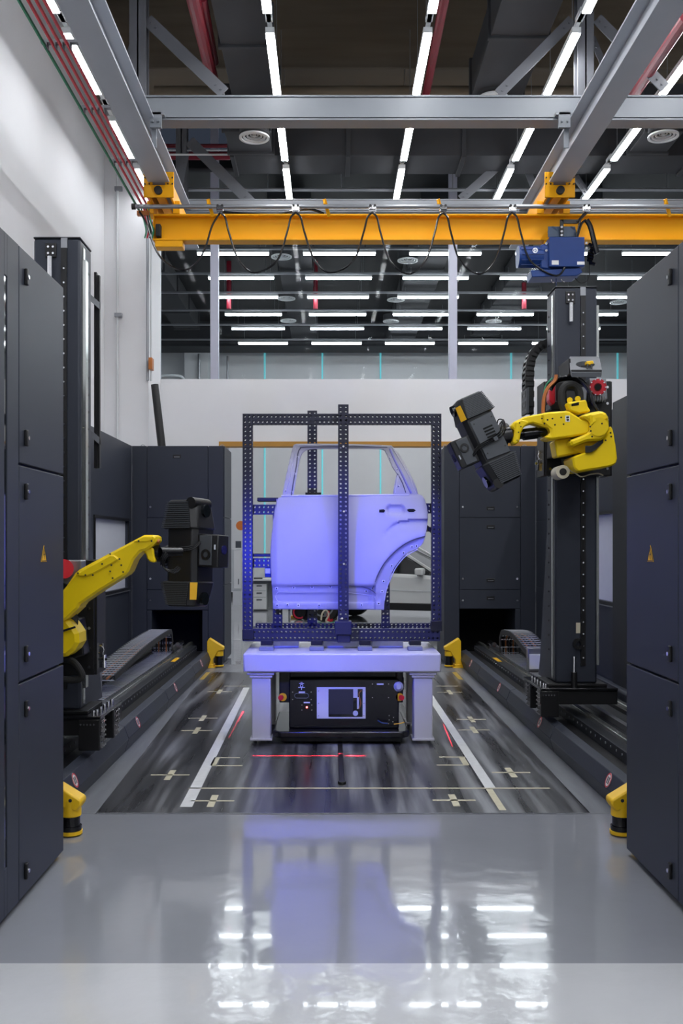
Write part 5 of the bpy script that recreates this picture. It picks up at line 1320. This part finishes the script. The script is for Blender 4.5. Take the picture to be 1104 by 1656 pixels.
# hoses and boxes on far floor
D = 18.5
gr_ = 'things on the far floor'
pipe('air_hose', smoothpath([W(519, 1003, D), W(521, 992, D), (W(527, 987, D)), W(531, 995, D), W(527, 1004, D), (W(536, 1008, D))], 6), .018, 'beige', 'pale hose coiled on the far floor under the door', 'hose')
pipe('air_hose', smoothpath([(X_(515, 18), 18, .03), (X_(525, 17.7), 17.7, .03), (X_(540, 18), 18, .03), (X_(548, 18.3), 18.3, .03)], 6), .02, 'green', 'green hose lying on the far floor under the door', 'hose')
m = MB(); m.cyl((X_(483, 19), 19, .15), (X_(486, 19), 19.1, .15), .15, 20); m.cyl((X_(493, 19), 19, .13), (X_(496, 19), 19.1, .13), .13, 20)
cr2 = m.build('cable_reel', 'black'); tag(cr2, 'black cable reel with red rim on the far floor below the door', 'reel')
m = MB(); m.ring((X_(484, 19), 18.97, .15), .10, .13, (0, 1, 0), .03, 20); m.build('rim', 'red', cr2); cr2.children[0].location = (0, 0, 0)
tag(B('tool_case', 'red', None, (X_(528, D), X_(538, D), D, D+.3, 0, .22), bevel=.02), 'small red tool case on the far floor below the door', 'case')
tag(B('cardboard_box', 'beige', None, (X_(533, D)+.02, X_(541, D)+.05, D+.4, D+.6, 0, .30), bevel=.01), 'small beige box behind the red tool case', 'box')
tag(MB().box(X_(470, 19.4), X_(487, 19.4), 19.4, 19.7, 0.0, .05).build('floor_mat', 'label_yellow', None, .01), 'small yellow mat on the far floor below the door', 'mat')
tag(MB().box(X_(578, 17.0), X_(625, 17.0), 16.9, 17.05, .0, .05).build('door_sill_bar', 'block_white', None, .01), 'white bar lying on the far floor under the door', 'bar')

# car
car = thing('parked_car', 'white car parked beyond the opening, seen behind the perforated frame', 'car', (0, 0, 0))
def prof(pts, y0, y1): return [(x, y0, z) for x, z in pts]
m = MB()
body = [(-2.15, .42), (-2.22, .75), (-2.12, .98), (-1.6, 1.0), (.55, .93), (1.0, .90), (1.75, .78), (2.12, .68), (2.2, .42), (1.85, .34), (-1.85, .34)]
def loft(m, secs):
    n = len(secs[0]); vs = [p for s_ in secs for p in s_]; fs = []
    for i in range(len(secs)-1):
        for k in range(n): fs.append((i*n+k, i*n+(k+1) % n, (i+1)*n+(k+1) % n, (i+1)*n+k))
    fs += [tuple(range(n-1, -1, -1)), tuple(range((len(secs)-1)*n, len(secs)*n))]
    m.add(vs, fs)
secs = []
for y, sc, dz in ((-.90, .93, -.03), (-.86, .985, 0), (0, 1, .03), (.86, .985, 0), (.90, .93, -.03)):
    secs.append([(x*sc, y, (z-.6)*(.9 if abs(y) > .88 else 1)+.6+(dz if z > .6 else 0)) for x, z in body])
loft(m, secs); m.build('body', 'car_white', car, .03, seg=3)
cab = [(-1.75, .97), (-1.35, 1.42), (-.9, 1.50), (-.15, 1.50), (.95, .90)]
m = MB(); secs = []
for y, ins in ((-.80, .0), (-.62, .1), (.62, .1), (.80, .0)):
    hh = 1 if abs(y) < .7 else 0
    secs.append([(x, (y if z < 1.2 else y*.86), z) for x, z in cab])
loft(m, [secs[0], secs[3]]); m.build('glasshouse', 'dark_glass', car, .02)
m = MB()
roof = [(-1.40, 1.42), (-.9, 1.515), (-.12, 1.515), (.02, 1.44), (-.2, 1.47), (-.9, 1.48)]
m.prism([(x, -.69, z) for x, z in roof], (0, 1.38, 0))
for sy in (-1, 1):
    m.bar((.02, sy*.69, 1.46), (.93, sy*.80, .92), .05, .04); m.bar((-1.38, sy*.69, 1.42), (-1.75, sy*.80, .98), .09, .04); m.bar((-.35, sy*.70, 1.47), (-.30, sy*.80, .97), .05, .03)
m.build('roof', 'car_white', car, .01)
for sy in (-1, 1):
    m = MB(); m.cbox((.62, sy*.98, .99), .16, .20, .13); m.build('mirror', 'car_white', car, .03)
    MB().cbox((.60, sy*.90, .93), .08, .14, .04).build('mirror_arm', 'black', car)
    m = MB(); m.box(-1.75, 1.75, min(sy*.84, sy*.915), max(sy*.84, sy*.915), .26, .40); m.build('sill', 'black', car, .02)
    m = MB(); m.bar((-1.7, sy*.905, .66), (1.1, sy*.905, .62), .02, .02); m.build('body_crease', 'diffuser_white', car)
    m = MB(); m.cbox((-.05, sy*.905, .80), .18, .02, .025); m.build('door_handle', 'car_white', car, .004)
    for wx in (-1.35, 1.38):
        m = MB(); m.cyl((wx, sy*.72, .33), (wx, sy*.92, .33), .33, 32); wh = m.build('wheel', 'rubber', car, .02)
        m = MB(); m.cyl((wx, sy*.915, .33), (wx, sy*.925, .33), .07, 16)
        for k in range(5): an = k*2*PI/5; m.bar((wx, sy*.92, .33), (wx+.22*math.cos(an), sy*.92, .33+.22*math.sin(an)), .012, .06, up=(0, 0, 1) if abs(math.sin(an)) < .7 else (1, 0, 0))
        m.ring((wx, sy*.915, .33), .21, .24, (0, sy, 0), .01, 28); m.build('rim', 'steel', wh)
car.location = (1.45, 18.9, 0); car.rotation_euler = (0, 0, math.radians(-22))
